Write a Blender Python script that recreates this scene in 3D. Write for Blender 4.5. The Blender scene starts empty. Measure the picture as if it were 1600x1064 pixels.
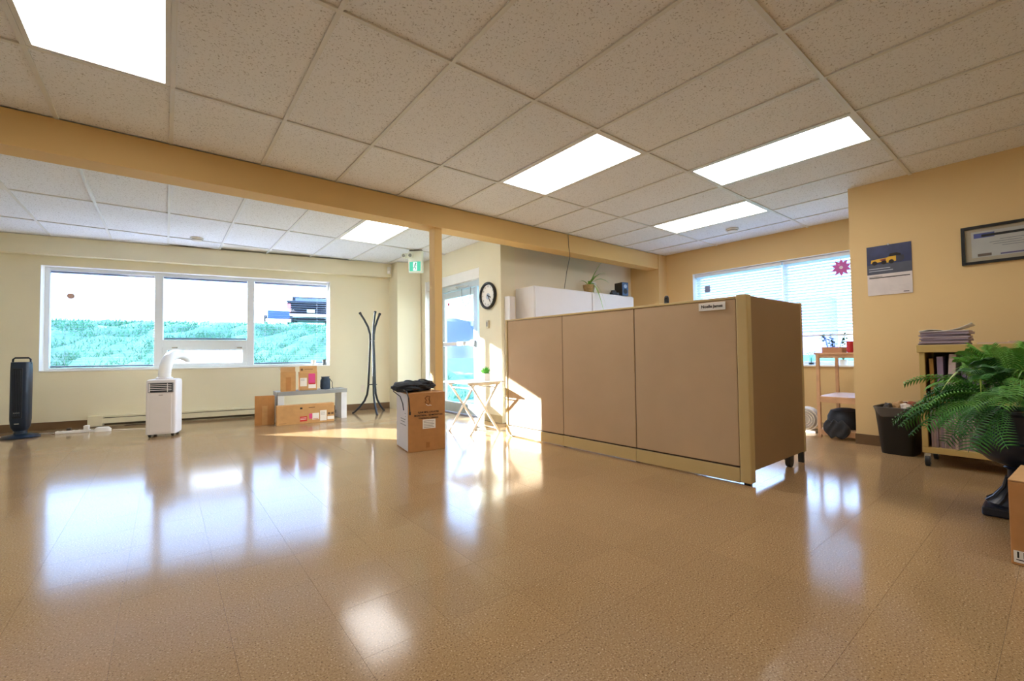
import bpy, bmesh, math, random
from mathutils import Vector, Matrix, Euler
random.seed(7)
S = bpy.context.scene
COL = S.collection
PI = math.pi

# ------------------------------------------------------------------ camera
cam_d = bpy.data.cameras.new('camera'); cam = bpy.data.objects.new('camera', cam_d); COL.objects.link(cam)
S.camera = cam
cam_d.sensor_width = 36; cam_d.lens = 685.35 * 36 / 1600; cam_d.clip_start = 0.02; cam_d.clip_end = 800
CH = 0.934
_yw, _pt, _rl = math.radians(51.6525), math.radians(1.7282), math.radians(-0.6782)
_f = Vector((math.cos(_yw)*math.cos(_pt), math.sin(_yw)*math.cos(_pt), math.sin(_pt)))
_r = Vector((math.sin(_yw), -math.cos(_yw), 0)); _u = _r.cross(_f)
_r2 = math.cos(_rl)*_r + math.sin(_rl)*_u; _u2 = -math.sin(_rl)*_r + math.cos(_rl)*_u
cam.matrix_world = Matrix(((_r2.x, _u2.x, -_f.x, 0), (_r2.y, _u2.y, -_f.y, 0), (_r2.z, _u2.z, -_f.z, CH), (0, 0, 0, 1)))

# ------------------------------------------------------------------ world, sun, exposure
SKY_STRENGTH, SUN_STRENGTH, LAMP_STRENGTH = 6.4, 66.0, 6.2
w = bpy.data.worlds.new('sky'); S.world = w; w.use_nodes = True
bg = w.node_tree.nodes['Background']
bg.inputs['Color'].default_value = (0.44, 0.64, 1.0, 1); bg.inputs['Strength'].default_value = SKY_STRENGTH
sun_d = bpy.data.lights.new('sun', 'SUN'); sun_d.energy = SUN_STRENGTH; sun_d.angle = math.radians(0.7); sun_d.color = (1.0, 0.97, 0.94)
sun = bpy.data.objects.new('sun', sun_d); COL.objects.link(sun)
_e = math.radians(14.2)
sun.rotation_euler = Vector((0.635*math.cos(_e), -0.772*math.cos(_e), -math.sin(_e))).to_track_quat('-Z', 'Y').to_euler()
S.view_settings.view_transform = 'Standard'; S.view_settings.look = 'None'
S.view_settings.gamma = 1.0; S.view_settings.use_curve_mapping = False
S.view_settings.exposure = 0.70
S.cycles.use_denoising = True
S.cycles.sample_clamp_indirect = 30.0; S.cycles.blur_glossy = 0.1
S.cycles.max_bounces = 10; S.cycles.diffuse_bounces = 6; S.cycles.glossy_bounces = 4; S.cycles.transparent_max_bounces = 24

# ------------------------------------------------------------------ helpers
def lin(c):
    if isinstance(c, str):
        c = [int(c[i:i+2], 16)/255 for i in (0, 2, 4)]
    return tuple(((v/12.92) if v <= 0.04045 else ((v+0.055)/1.055)**2.4) for v in c) + (1,)

MATS = {}
def mat(name, col, rough=0.6, metal=0.0, var=0.06, scale=8.0, bump=0.0, bscale=60.0, spec=0.5, coat=0.0, trans=0.0):
    if name in MATS: return MATS[name]
    m = bpy.data.materials.new(name); m.use_nodes = True; nt = m.node_tree
    p = nt.nodes['Principled BSDF']
    c = lin(col)
    tc = nt.nodes.new('ShaderNodeTexCoord')
    n = nt.nodes.new('ShaderNodeTexNoise'); n.inputs['Scale'].default_value = scale; n.inputs['Detail'].default_value = 4
    nt.links.new(tc.outputs['Object'], n.inputs['Vector'])
    r = nt.nodes.new('ShaderNodeValToRGB')
    r.color_ramp.elements[0].position = 0.3; r.color_ramp.elements[1].position = 0.7
    r.color_ramp.elements[0].color = tuple(v*(1-var) for v in c[:3]) + (1,)
    r.color_ramp.elements[1].color = tuple(min(1, v*(1+var)) for v in c[:3]) + (1,)
    nt.links.new(n.outputs['Fac'], r.inputs['Fac']); nt.links.new(r.outputs['Color'], p.inputs['Base Color'])
    p.inputs['Roughness'].default_value = rough; p.inputs['Metallic'].default_value = metal
    p.inputs['Specular IOR Level'].default_value = spec; p.inputs['Coat Weight'].default_value = coat
    if trans: p.inputs['Transmission Weight'].default_value = trans
    if bump:
        n2 = nt.nodes.new('ShaderNodeTexNoise'); n2.inputs['Scale'].default_value = bscale; n2.inputs['Detail'].default_value = 3
        nt.links.new(tc.outputs['Object'], n2.inputs['Vector'])
        b = nt.nodes.new('ShaderNodeBump'); b.inputs['Strength'].default_value = bump; b.inputs['Distance'].default_value = 0.004
        nt.links.new(n2.outputs['Fac'], b.inputs['Height']); nt.links.new(b.outputs['Normal'], p.inputs['Normal'])
    MATS[name] = m
    return m

def emit_mat(name, col, strength):
    m = bpy.data.materials.new(name); m.use_nodes = True; nt = m.node_tree
    nt.nodes.remove(nt.nodes['Principled BSDF'])
    e = nt.nodes.new('ShaderNodeEmission'); e.inputs['Color'].default_value = col; e.inputs['Strength'].default_value = strength
    nt.links.new(e.outputs[0], nt.nodes['Material Output'].inputs[0])
    return m

def glass_mat(name, tint=(0.93, 0.97, 1.0, 1), refl=0.06):
    m = bpy.data.materials.new(name); m.use_nodes = True; nt = m.node_tree
    nt.nodes.remove(nt.nodes['Principled BSDF'])
    t = nt.nodes.new('ShaderNodeBsdfTransparent'); t.inputs['Color'].default_value = tint
    g = nt.nodes.new('ShaderNodeBsdfGlossy'); g.inputs['Roughness'].default_value = 0.02
    lw = nt.nodes.new('ShaderNodeLayerWeight'); lw.inputs['Blend'].default_value = 0.5
    pw = nt.nodes.new('ShaderNodeMath'); pw.operation = 'POWER'; pw.inputs[1].default_value = 4.0
    fr = nt.nodes.new('ShaderNodeMath'); fr.operation = 'MULTIPLY_ADD'; fr.inputs[1].default_value = 0.5; fr.inputs[2].default_value = refl*0.5
    nt.links.new(lw.outputs['Facing'], pw.inputs[0]); nt.links.new(pw.outputs[0], fr.inputs[0])
    mx = nt.nodes.new('ShaderNodeMixShader')
    nt.links.new(fr.outputs[0], mx.inputs[0]); nt.links.new(t.outputs[0], mx.inputs[1]); nt.links.new(g.outputs[0], mx.inputs[2])
    nt.links.new(mx.outputs[0], nt.nodes['Material Output'].inputs[0])
    return m

class MB:
    def __init__(s): s.v = []; s.f = []; s.smooth = False
    def add(s, vs, fs):
        o = len(s.v); s.v += [tuple(p) for p in vs]; s.f += [tuple(i+o for i in q) for q in fs]; return s
    def box(s, x0, x1, y0, y1, z0, z1, M=None):
        vs = [(x, y, z) for z in (z0, z1) for y in (y0, y1) for x in (x0, x1)]
        if M is not None: vs = [M @ Vector(p) for p in vs]
        return s.add(vs, [(0,2,3,1), (4,5,7,6), (0,1,5,4), (2,6,7,3), (0,4,6,2), (1,3,7,5)])
    def prism(s, poly, a, b, axis='z'):
        n = len(poly)
        def P(p, t):
            return {'z': (p[0], p[1], t), 'y': (p[0], t, p[1]), 'x': (t, p[0], p[1])}[axis]
        vs = [P(p, a) for p in poly] + [P(p, b) for p in poly]
        return s.add(vs, [tuple(range(n-1, -1, -1)), tuple(range(n, 2*n))] + [(i, (i+1) % n, n+(i+1) % n, n+i) for i in range(n)])
    def lathe(s, prof, n=24, c=(0, 0), cap=True):
        vs = []; fs = []
        for r, z in prof:
            for k in range(n):
                a = 2*PI*k/n; vs.append((c[0]+r*math.cos(a), c[1]+r*math.sin(a), z))
        for i in range(len(prof)-1):
            for k in range(n):
                k2 = (k+1) % n; fs.append((i*n+k, i*n+k2, (i+1)*n+k2, (i+1)*n+k))
        if cap: fs.append(tuple(range(n-1, -1, -1))); fs.append(tuple((len(prof)-1)*n+k for k in range(n)))
        return s.add(vs, fs)
    def tube(s, pts, r, n=8, cap=True):
        pts = [Vector(p) for p in pts]; N = len(pts); vs = []; fs = []
        rr = r if isinstance(r, (list, tuple)) else [r]*N
        up = Vector((0, 0, 1)); t0 = (pts[1]-pts[0]).normalized()
        if abs(t0.dot(up)) > 0.95: up = Vector((1, 0, 0))
        a = t0.cross(up).normalized()
        for i in range(N):
            t = (pts[min(i+1, N-1)] - pts[max(i-1, 0)]).normalized()
            a = (a - t*a.dot(t)).normalized(); b = t.cross(a)
            for k in range(n):
                q = 2*PI*k/n; vs.append(pts[i] + a*math.cos(q)*rr[i] + b*math.sin(q)*rr[i])
        for i in range(N-1):
            for k in range(n):
                k2 = (k+1) % n; fs.append((i*n+k, i*n+k2, (i+1)*n+k2, (i+1)*n+k))
        if cap: fs.append(tuple(range(n-1, -1, -1))); fs.append(tuple((N-1)*n+k for k in range(n)))
        return s.add(vs, fs)
    def cyl(s, p, q, r, n=16): return s.tube([p, q], r, n)
    def disc(s, c, r, axis, t, n=24):
        d = {'x': Vector((t, 0, 0)), 'y': Vector((0, t, 0)), 'z': Vector((0, 0, t))}[axis]
        return s.tube([Vector(c), Vector(c)+d], r, n)
    def mesh(s, name, m, smooth=False):
        me = bpy.data.meshes.new(name); me.from_pydata(s.v, [], s.f)
        if m: me.materials.append(m)
        bm = bmesh.new(); bm.from_mesh(me); bmesh.ops.recalc_face_normals(bm, faces=bm.faces); bm.to_mesh(me); bm.free()
        if smooth:
            for p in me.polygons: p.use_smooth = True
        return me
    def build(s, name, m, parent=None, smooth=False, bevel=0.0, loc=None, rot=None):
        o = bpy.data.objects.new(name, s.mesh(name, m, smooth)); COL.objects.link(o)
        if parent: o.parent = parent
        if loc: o.location = loc
        if rot: o.rotation_euler = rot
        if bevel:
            b = o.modifiers.new('bevel', 'BEVEL'); b.width = bevel; b.segments = 2; b.limit_method = 'ANGLE'; b.angle_limit = 0.6
        if smooth:
            try: o.data.set_sharp_from_angle(angle=math.radians(40))
            except Exception: pass
        return o

def B(*a): return MB().box(*a)
def thing(name, label, cat, loc=(0, 0, 0), rz=0.0, group=None):
    o = bpy.data.objects.new(name, None); COL.objects.link(o); o.empty_display_size = 0.05
    o.location = loc; o.rotation_euler = (0, 0, rz); o['label'] = label; o['category'] = cat
    if group: o['group'] = group
    return o
def tag(o, label, cat, group=None, kind=None):
    o['label'] = label; o['category'] = cat
    if group: o['group'] = group
    if kind: o['kind'] = kind
    return o
def struct(o, label=None, cat=None):
    o['kind'] = 'structure'
    if label: o['label'] = label
    if cat: o['category'] = cat
    return o
def inst(src, parent, loc=(0, 0, 0), rot=(0, 0, 0), scale=(1, 1, 1)):
    o = src.copy(); COL.objects.link(o); o.parent = parent; o.location = loc; o.rotation_euler = rot; o.scale = scale
    return o
def meshobj(name, me, parent, loc=(0, 0, 0), rot=(0, 0, 0), scale=(1, 1, 1)):
    o = bpy.data.objects.new(name, me); COL.objects.link(o); o.parent = parent; o.location = loc; o.rotation_euler = rot; o.scale = scale
    return o
def dup(root, loc, rz=None, label=None):
    r = root.copy(); COL.objects.link(r); r.location = loc
    if rz is not None: r.rotation_euler = (0, 0, rz)
    if label: r['label'] = label
    for ch in list(root.children):
        c = ch.copy(); COL.objects.link(c); c.parent = r
        for g in ch.children:
            d = g.copy(); COL.objects.link(d); d.parent = c
    return r
def lettering(text, size, m, parent, loc, rot, name='lettering', align='CENTER', bold=0.0):
    cu = bpy.data.curves.new('t', 'FONT'); cu.body = text; cu.size = size; cu.align_x = align; cu.align_y = 'CENTER'
    cu.extrude = 0.0006; cu.offset = bold; cu.resolution_u = 2
    o = bpy.data.objects.new('t', cu); COL.objects.link(o)
    dg = bpy.context.evaluated_depsgraph_get()
    me = bpy.data.meshes.new_from_object(o.evaluated_get(dg)); bpy.data.objects.remove(o)
    me.materials.clear(); me.materials.append(m)
    return meshobj(name, me, parent, loc, rot)
ROT_Y = (PI/2, 0, 0)          # text facing -Y
ROT_X = (PI/2, 0, -PI/2)      # text facing -X

# ------------------------------------------------------------------ materials
M_cream = mat('wall_paint_cream', 'EBE4C8', 0.75, var=0.02, scale=1.5, bump=0.05, bscale=220)
M_warmlit = mat('wall_paint_warm_lit', 'DEC08A', 0.7, var=0.02, scale=1.5, bump=0.05, bscale=220)  # same wall paint as the cream, with warmer light put into the colour
M_beam = mat('beam_paint', 'DDBB7C', 0.7, var=0.02, scale=1.5)
M_offw = mat('wall_paint_pale', 'EDE2C8', 0.75, var=0.02, scale=1.5)
M_white = mat('white_paint', 'F0F0EC', 0.5, var=0.015)
M_vinyl = mat('white_vinyl', 'E8EEF0', 0.35, var=0.015)
M_alu = mat('brushed_aluminium', 'C9CFD2', 0.35, 0.7, var=0.04, scale=30)
M_brownbase = mat('brown_cove_base', '6E5335', 0.5, var=0.08)
M_tee = mat('ceiling_tee_white', 'D8D8D4', 0.5, var=0.02)
M_card = mat('cardboard', 'B98550', 0.8, var=0.07, scale=14, bump=0.08, bscale=120)
M_card2 = mat('cardboard_light', 'C79B66', 0.8, var=0.07, scale=14, bump=0.08, bscale=120)
M_tape = mat('tape_tan', 'A9733C', 0.35, var=0.04)
M_paper = mat('paper_white', 'EFECE6', 0.7, var=0.02)
M_black = mat('black_plastic', '16171A', 0.35, var=0.1)
M_blackm = mat('black_metal', '2B2F33', 0.4, 0.3, var=0.1)
M_ink = mat('print_ink', '2E2A28', 0.8, var=0.05)
M_inkgrey = mat('print_grey', '8B8886', 0.8, var=0.05)
M_red = mat('red_print', 'C8332F', 0.6, var=0.05)
M_pink = mat('pink_print', 'D94A8C', 0.6, var=0.05)
M_chrome = mat('chrome', 'D5D8DA', 0.18, 0.9, var=0.03)
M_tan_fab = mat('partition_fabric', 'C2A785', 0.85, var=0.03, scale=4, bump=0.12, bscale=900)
M_tan_shaded = mat('partition_fabric_shaded', '9A7C55', 0.85, var=0.03, scale=4, bump=0.12, bscale=900)  # partition fabric darkened: shade on the end panel put into the colour
M_tan_met = mat('partition_enamel', 'C6AE78', 0.45, var=0.02)
M_cabw = mat('cabinet_white', 'E6E4E6', 0.45, var=0.01)
M_navy = mat('navy_fabric', '20262F', 0.75, var=0.2, scale=20, bump=0.3, bscale=80)
M_leafg = mat('leaf_green', '3F8A2B', 0.5, var=0.3, scale=30)
M_wood = mat('pale_wood', 'CDA27A', 0.5, var=0.1, scale=12)
M_glass = glass_mat('window_glass')
def frosted():
    m = bpy.data.materials.new('frosted_glass'); m.use_nodes = True; nt = m.node_tree; nt.nodes.remove(nt.nodes['Principled BSDF'])
    t = nt.nodes.new('ShaderNodeBsdfTransparent'); u = nt.nodes.new('ShaderNodeBsdfTranslucent'); u.inputs['Color'].default_value = (.36, .40, .46, 1)
    n = nt.nodes.new('ShaderNodeTexNoise'); n.inputs['Scale'].default_value = 3; r = nt.nodes.new('ShaderNodeMapRange'); r.inputs['To Min'].default_value = .6; r.inputs['To Max'].default_value = .9
    mx = nt.nodes.new('ShaderNodeMixShader'); L = nt.links.new
    L(n.outputs['Fac'], r.inputs['Value']); L(r.outputs[0], mx.inputs[0]); L(t.outputs[0], mx.inputs[1]); L(u.outputs[0], mx.inputs[2]); L(mx.outputs[0], nt.nodes['Material Output'].inputs[0])
    return m
M_frost = frosted()
M_dirt = mat('potting_soil', '3A2C20', 0.9, var=0.3, scale=60)

def ceiling_tile_mat():
    m = bpy.data.materials.new('mineral_fibre_tile'); m.use_nodes = True; nt = m.node_tree; p = nt.nodes['Principled BSDF']
    g = nt.nodes.new('ShaderNodeNewGeometry')
    n = nt.nodes.new('ShaderNodeTexNoise'); n.inputs['Scale'].default_value = 95; n.inputs['Detail'].default_value = 3; n.inputs['Roughness'].default_value = 0.65
    nt.links.new(g.outputs['Position'], n.inputs['Vector'])
    r = nt.nodes.new('ShaderNodeValToRGB'); r.color_ramp.elements[0].position = 0.33; r.color_ramp.elements[1].position = 0.42
    r.color_ramp.elements[0].color = lin('A5A3A0'); r.color_ramp.elements[1].color = lin('E6E8EB')
    nt.links.new(n.outputs['Fac'], r.inputs['Fac']); nt.links.new(r.outputs['Color'], p.inputs['Base Color'])
    b = nt.nodes.new('ShaderNodeBump'); b.inputs['Strength'].default_value = 0.25; b.inputs['Distance'].default_value = 0.003
    nt.links.new(r.outputs['Color'], b.inputs['Height']); nt.links.new(b.outputs['Normal'], p.inputs['Normal'])
    p.inputs['Roughness'].default_value = 0.9; p.inputs['Specular IOR Level'].default_value = 0.1
    return m
M_ctile = ceiling_tile_mat()

def floor_mat():
    m = bpy.data.materials.new('vinyl_composition_tile'); m.use_nodes = True; nt = m.node_tree; p = nt.nodes['Principled BSDF']; L = nt.links.new
    g = nt.nodes.new('ShaderNodeNewGeometry')
    n1 = nt.nodes.new('ShaderNodeTexNoise'); n1.inputs['Scale'].default_value = 165; n1.inputs['Detail'].default_value = 3; n1.inputs['Roughness'].default_value = 0.62
    L(g.outputs['Position'], n1.inputs['Vector'])
    r = nt.nodes.new('ShaderNodeValToRGB'); cr = r.color_ramp; cr.interpolation = 'LINEAR'
    cr.elements[0].position = 0.30; cr.elements[0].color = lin('4A3524')
    cr.elements[1].position = 0.70; cr.elements[1].color = lin('E0C9A8')
    for pos, c in ((0.37, '84674A'), (0.42, 'A68760'), (0.58, 'AC8D66'), (0.63, 'C4A680')):
        e = cr.elements.new(pos); e.color = lin(c)
    L(n1.outputs['Fac'], r.inputs['Fac'])
    # slight tone shift tile by tile
    off = nt.nodes.new('ShaderNodeVectorMath'); off.operation = 'SUBTRACT'; off.inputs[1].default_value = (0.1812, 2.5919, 0)
    L(g.outputs['Position'], off.inputs[0])
    sn = nt.nodes.new('ShaderNodeVectorMath'); sn.operation = 'DIVIDE'; sn.inputs[1].default_value = (0.3048, 0.3048, 10)
    L(off.outputs[0], sn.inputs[0])
    fl = nt.nodes.new('ShaderNodeVectorMath'); fl.operation = 'FLOOR'; L(sn.outputs[0], fl.inputs[0])
    wn = nt.nodes.new('ShaderNodeTexWhiteNoise'); L(fl.outputs[0], wn.inputs['Vector'])
    mr = nt.nodes.new('ShaderNodeMapRange'); mr.inputs['To Min'].default_value = 0.96; mr.inputs['To Max'].default_value = 1.03
    L(wn.outputs['Value'], mr.inputs['Value'])
    mu = nt.nodes.new('ShaderNodeVectorMath'); mu.operation = 'SCALE'; L(r.outputs['Color'], mu.inputs[0]); L(mr.outputs[0], mu.inputs['Scale'])
    L(mu.outputs[0], p.inputs['Base Color'])
    n2 = nt.nodes.new('ShaderNodeTexNoise'); n2.inputs['Scale'].default_value = 2.3; n2.inputs['Detail'].default_value = 5
    L(g.outputs['Position'], n2.inputs['Vector'])
    rr = nt.nodes.new('ShaderNodeMapRange'); rr.inputs['To Min'].default_value = 0.09; rr.inputs['To Max'].default_value = 0.17
    L(n2.outputs['Fac'], rr.inputs['Value']); L(rr.outputs[0], p.inputs['Roughness'])
    n3 = nt.nodes.new('ShaderNodeTexNoise'); n3.inputs['Scale'].default_value = 9; n3.inputs['Detail'].default_value = 2
    L(g.outputs['Position'], n3.inputs['Vector'])
    b = nt.nodes.new('ShaderNodeBump'); b.inputs['Strength'].default_value = 0.02; b.inputs['Distance'].default_value = 0.01
    L(n3.outputs['Fac'], b.inputs['Height']); L(b.outputs['Normal'], p.inputs['Normal'])
    p.inputs['Specular IOR Level'].default_value = 0.42
    return m
M_floor = floor_mat()

# ================================================================== STRUCTURE
CZ = 2.558
A = math.atan(0.2); W0 = Vector((3.125, 7.406, 0))     # window wall runs askew to the grid
def WL(s, d, z=0):                                      # wall coordinates to world
    return Vector((W0.x + s*math.cos(A) + d*math.sin(A), W0.y - s*math.sin(A) + d*math.cos(A), z))
WROT = (0, 0, -A); WLOC = (W0.x, W0.y, 0)

XW, YR = -3.4, -3.2      # unseen walls left of and behind the camera
# floor: slab and tiles
floor = struct(MB().prism([(XW, YR), (6.9, YR), (6.9, 4.9), (3.9, 4.9), (3.9, 7.5), (XW, 9.1)], -0.14, -0.0035).build('floor', mat('floor_joint', '5A4430', 0.6)))
T = 0.3048; FX, FY = 0.1812, 2.5919
tile_me = B(0.0004, T-0.0004, 0.0004, T-0.0004, -0.003, 0).mesh('floor_tile', M_floor)
cells = []
for i in range(-12, 23):
    for j in range(-20, 24):
        x, y = FX + i*T, FY + j*T; cx, cy = x+T/2, y+T/2
        if cx < XW or cy < YR or cx > 6.75: continue
        if cx > 3.6 and cy > 4.75: continue
        if cy > 7.406 + 0.2*(3.125-cx) + 0.10: continue
        if cx > 5.45 and cy < 1.2: continue
        v = Vector((cx, cy, -CH)); dz = v.dot(_f)
        vis = dz > 0.2 and abs(v.dot(_r2)/dz) < 1.24 and v.dot(_u2)/dz > -0.86
        size = dz if vis else 99
        cells.append((size, x, y, vis))
cells.sort()
far = MB(); k = 0
for size, x, y, vis in cells:
    if vis and k < 300:
        meshobj('floor_tile', tile_me, floor, (x, y, 0)); k += 1
    else: far.box(x+0.0004, x+T-0.0004, y+0.0004, y+T-0.0004, -0.003, 0)
o = far.build('distant_floor_tiles', M_floor, floor); o['kind'] = 'stuff'

# ceiling: slab, tiles, tees
ceil = struct(MB().prism([(XW, YR), (6.9, YR), (6.9, 4.9), (3.9, 4.9), (3.9, 7.6), (XW, 9.2)], CZ+0.03, CZ+0.16).build('ceiling', M_white))
GX, GY = 0.0205, 3.2931; CW, CL = 0.6096, 1.2192
LIGHTS = [(-1, 0, 0), (4, 5, 0), (6, 7, 1), (8, 9, 0), (3, 4, 'F'), (-3, -2, 'F'), (-1, 0, 3), (4, 5, 3)]  # last two panels are unseen, added behind the camera as fill light
lit = {(a, r) for a, b, r in LIGHTS}
def crow(y0, y1, key, ymaxf=None):
    for i in range(-6, 11):
        x0, x1 = GX+i*CW, GX+(i+1)*CW
        if x1 < XW+0.1 or x0 > 6.6: continue
        if y1 < 1.4 and x0 > 5.45: continue
        if y0 > 4.5 and x0 > 3.5: continue
        if (i, key) in lit: continue
        xa, xb = max(x0, XW), min(x1, 6.64)
        if y0 > 4.3: xb = min(xb, 3.55)
        B(xa+0.006, xb-0.006, y0+0.006, y1-0.006, CZ+0.004, CZ+0.018).build('ceiling_tile', M_ctile, ceil)
crow(3.2931, 4.185, 'A0')
for j in range(0, 6): crow(max(GY-CL*(j+1), YR), GY-CL*j, j)
crow(4.40, 4.997, 'F0'); crow(4.997, 6.216, 'F'); crow(6.216, 7.435, 'F1'); 
for i in range(-6, 0):
    x0 = max(GX+i*CW, XW); B(x0+0.006, GX+(i+1)*CW-0.006, 7.441, 8.45, CZ+0.004, CZ+0.018).build('ceiling_tile', M_ctile, ceil)
B(GX+0.006, GX+CW-0.006, 7.441, 7.9, CZ+0.004, CZ+0.018).build('ceiling_tile', M_ctile, ceil)
for y in [GY-CL*j for j in range(0, 6)]:
    x1 = 6.64 if y > 1.3 else 5.42
    B(XW, x1, y-0.012, y+0.012, CZ-0.006, CZ+0.004).build('main_tee', M_tee, ceil)
for y in (4.997, 6.216): B(XW, 3.55, y-0.012, y+0.012, CZ-0.006, CZ+0.004).build('main_tee', M_tee, ceil)
B(XW, 3.1, 7.423, 7.447, CZ-0.006, CZ+0.004).build('main_tee', M_tee, ceil)
def tee(x, y0, y1): B(x-0.012, x+0.012, y0, y1, CZ-0.0055, CZ+0.0035).build('cross_tee', M_tee, ceil)
for i in range(-5, 11):
    x = GX+i*CW
    yl = 1.33 if x > 5.42 else YR
    if x < 6.6: tee(x, yl, 4.185)
    if x < 3.5: tee(x, 4.40, 7.40+0.2*(3.125-x))

# walls
def wallobj(name, mb, m, loc=None, rot=None): return struct(mb.build(name, m, loc=loc, rot=rot))
SW0, SW1, WZ0, WZ1 = -4.545, -0.985, 0.776, 2.19       # window opening in the skewed wall
wl = MB()
wl.box(-7.0, SW0, 0.12, 0.302, 0, CZ+0.031); wl.box(SW1, 0.35, 0.12, 0.302, 0, CZ+0.031)
wl.box(SW0, SW1, 0.12, 0.302, 0, WZ0); wl.box(SW0, SW1, 0.12, 0.302, WZ1, CZ+0.031)
wallobj('wall_left', wl, M_cream, WLOC, WROT)
wallobj('trim_1', B(-7.0, 0.02, 0.0, 0.12, 2.316, CZ-0.002), M_cream, WLOC, WROT)['label'] = 'cream soffit above the wide window'
# pilaster between window wall and entry wall
wallobj('trim_2', MB().prism([(3.15, 7.17), (3.55, 7.08), (3.55, 7.6), (3.15, 7.6)], 0, CZ-0.001), M_cream)['label'] = 'cream pilaster in the corner by the entrance'
# entry wall with door opening
DY0, DY1, DZ = 5.25, 6.93, 2.20
we = MB()
we.box(3.56, 3.80, 4.73, DY0, 0, CZ+0.031); we.box(3.56, 3.80, DY1, 7.6, 0, CZ+0.031); we.box(3.56, 3.80, DY0, DY1, DZ, CZ+0.031)
wallobj('wall_entry', we, M_cream)
wallobj('wall_back', B(3.80, 6.90, 4.73, 4.90, 0, CZ+0.031), M_offw)
RY0, RY1, RZ0, RZ1 = 1.42, 3.70, 0.735, 2.175
wr = MB()
wr.box(6.65, 6.90, RY1, 4.90, 0, CZ+0.031); wr.box(6.65, 6.90, 1.33, RY0, 0, CZ+0.031)
wr.box(6.65, 6.90, RY0, RY1, 0, RZ0); wr.box(6.65, 6.90, RY0, RY1, RZ1, CZ+0.031)
wallobj('wall_right', wr, M_warmlit)
wallobj('wall_corner', B(5.42, 6.90, YR, 1.33, 0, CZ+0.031), M_warmlit)
wallobj('wall_rear', B(XW-0.2, 5.42, YR-0.2, YR, 0, CZ+0.031), M_warmlit)
wallobj('wall_west', B(XW-0.2, XW, YR, 9.2, 0, CZ+0.031), M_cream)
wallobj('trim_3', B(6.43, 6.65, 4.17, 4.73, 0, CZ-0.001), M_warmlit)['label'] = 'square corner column beside the partition'
# beam + post
wallobj('trim_4', MB().box(XW, 6.43, 4.185, 4.40, 2.316, CZ-0.002), M_beam)['label'] = 'long gold beam under the ceiling'
wallobj('trim_5', B(2.285, 2.375, 4.225, 4.345, 0, 2.316), M_beam)['label'] = 'slim square post under the beam'
# baseboards
struct(B(-7, -4.05, 0.108, 0.12, 0, 0.1).build('baseboard_left', M_brownbase, loc=WLOC, rot=WROT))
struct(B(-1.15, 0.0, 0.108, 0.12, 0, 0.1).build('baseboard_front', M_brownbase, loc=WLOC, rot=WROT))
struct(B(5.408, 5.42, YR, 1.335, 0, 0.1).build('baseboard_corner', M_brownbase))
struct(B(3.548, 3.56, 4.73, 5.25, 0, 0.1).build('baseboard_entry', mat('beige_base', 'C9B98F', 0.5)))

# ---- wide left window
win = struct(thing('window_1', 'wide three-pane window with white frame', 'window', WLOC, -A)); del win['category']
def fr(x0, x1, z0, z1, y0=0.235, y1=0.295, name='frame_bar', m=None): return B(x0, x1, y0, y1, z0, z1).build(name, m or M_vinyl, win, bevel=0.003)
rv = 0.006
B(SW0, SW0+rv, 0.118, 0.302, WZ0, WZ1).build('reveal', M_white, win); B(SW1-rv, SW1, 0.118, 0.302, WZ0, WZ1).build('reveal', M_white, win)
B(SW0, SW1, 0.118, 0.302, WZ1-rv, WZ1).build('reveal', M_white, win)
B(SW0, SW1, 0.112, 0.302, WZ0-0.012, WZ0+rv).build('window_sill', M_white, win, bevel=0.003)
fr(SW0+rv, SW0+0.055, WZ0+rv, WZ1-rv); fr(SW1-0.04, SW1-rv, WZ0+rv, WZ1-rv)
fr(SW0+0.055, SW1-0.04, WZ1-0.05, WZ1-rv); fr(SW0+0.055, SW1-0.04, WZ0+rv, WZ0+0.035)
MU1, MU2 = (-3.365, -3.265), (-2.195, -2.10)
fr(MU1[0], MU1[1], WZ0+0.035, WZ1-0.05); fr(MU2[0], MU2[1], WZ0+0.035, WZ1-0.05)
fr(MU1[1], MU2[0], 1.10, 1.20)
# hopper sash
B(MU1[1], MU2[0], 0.222, 0.262, 1.045, 1.10).build('hopper_sash', M_vinyl, win, bevel=0.003)
B(MU1[1], MU2[0], 0.222, 0.262, WZ0+0.035, WZ0+0.075).build('hopper_sash', M_vinyl, win, bevel=0.003)
B(MU1[1], MU1[1]+0.06, 0.222, 0.262, WZ0+0.075, 1.045).build('hopper_sash', M_vinyl, win, bevel=0.003)
B(MU2[0]-0.06, MU2[0], 0.222, 0.262, WZ0+0.075, 1.045).build('hopper_sash', M_vinyl, win, bevel=0.003)
for sx in (-3.15, -2.33):
    B(sx, sx+0.07, 0.202, 0.222, 1.075, 1.09).build('latch', M_chrome, win, bevel=0.003)
for a0, a1, z0, z1 in ((SW0+0.055, MU1[0], WZ0+0.035, WZ1-0.05), (MU1[1], MU2[0], 1.20, WZ1-0.05), (MU2[1], SW1-0.04, WZ0+0.035, WZ1-0.05), (MU1[1]+0.06, MU2[0]-0.06, WZ0+0.075, 1.045)):
    B(a0, a1, 0.240, 0.243, z0, z1).build('pane', M_frost if z1 < 1.1 else M_glass, win)
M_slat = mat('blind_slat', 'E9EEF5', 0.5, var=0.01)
M_slat2 = mat('blind_slat_grey', '8E96AC', 0.6, var=0.01, spec=.2)
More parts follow.
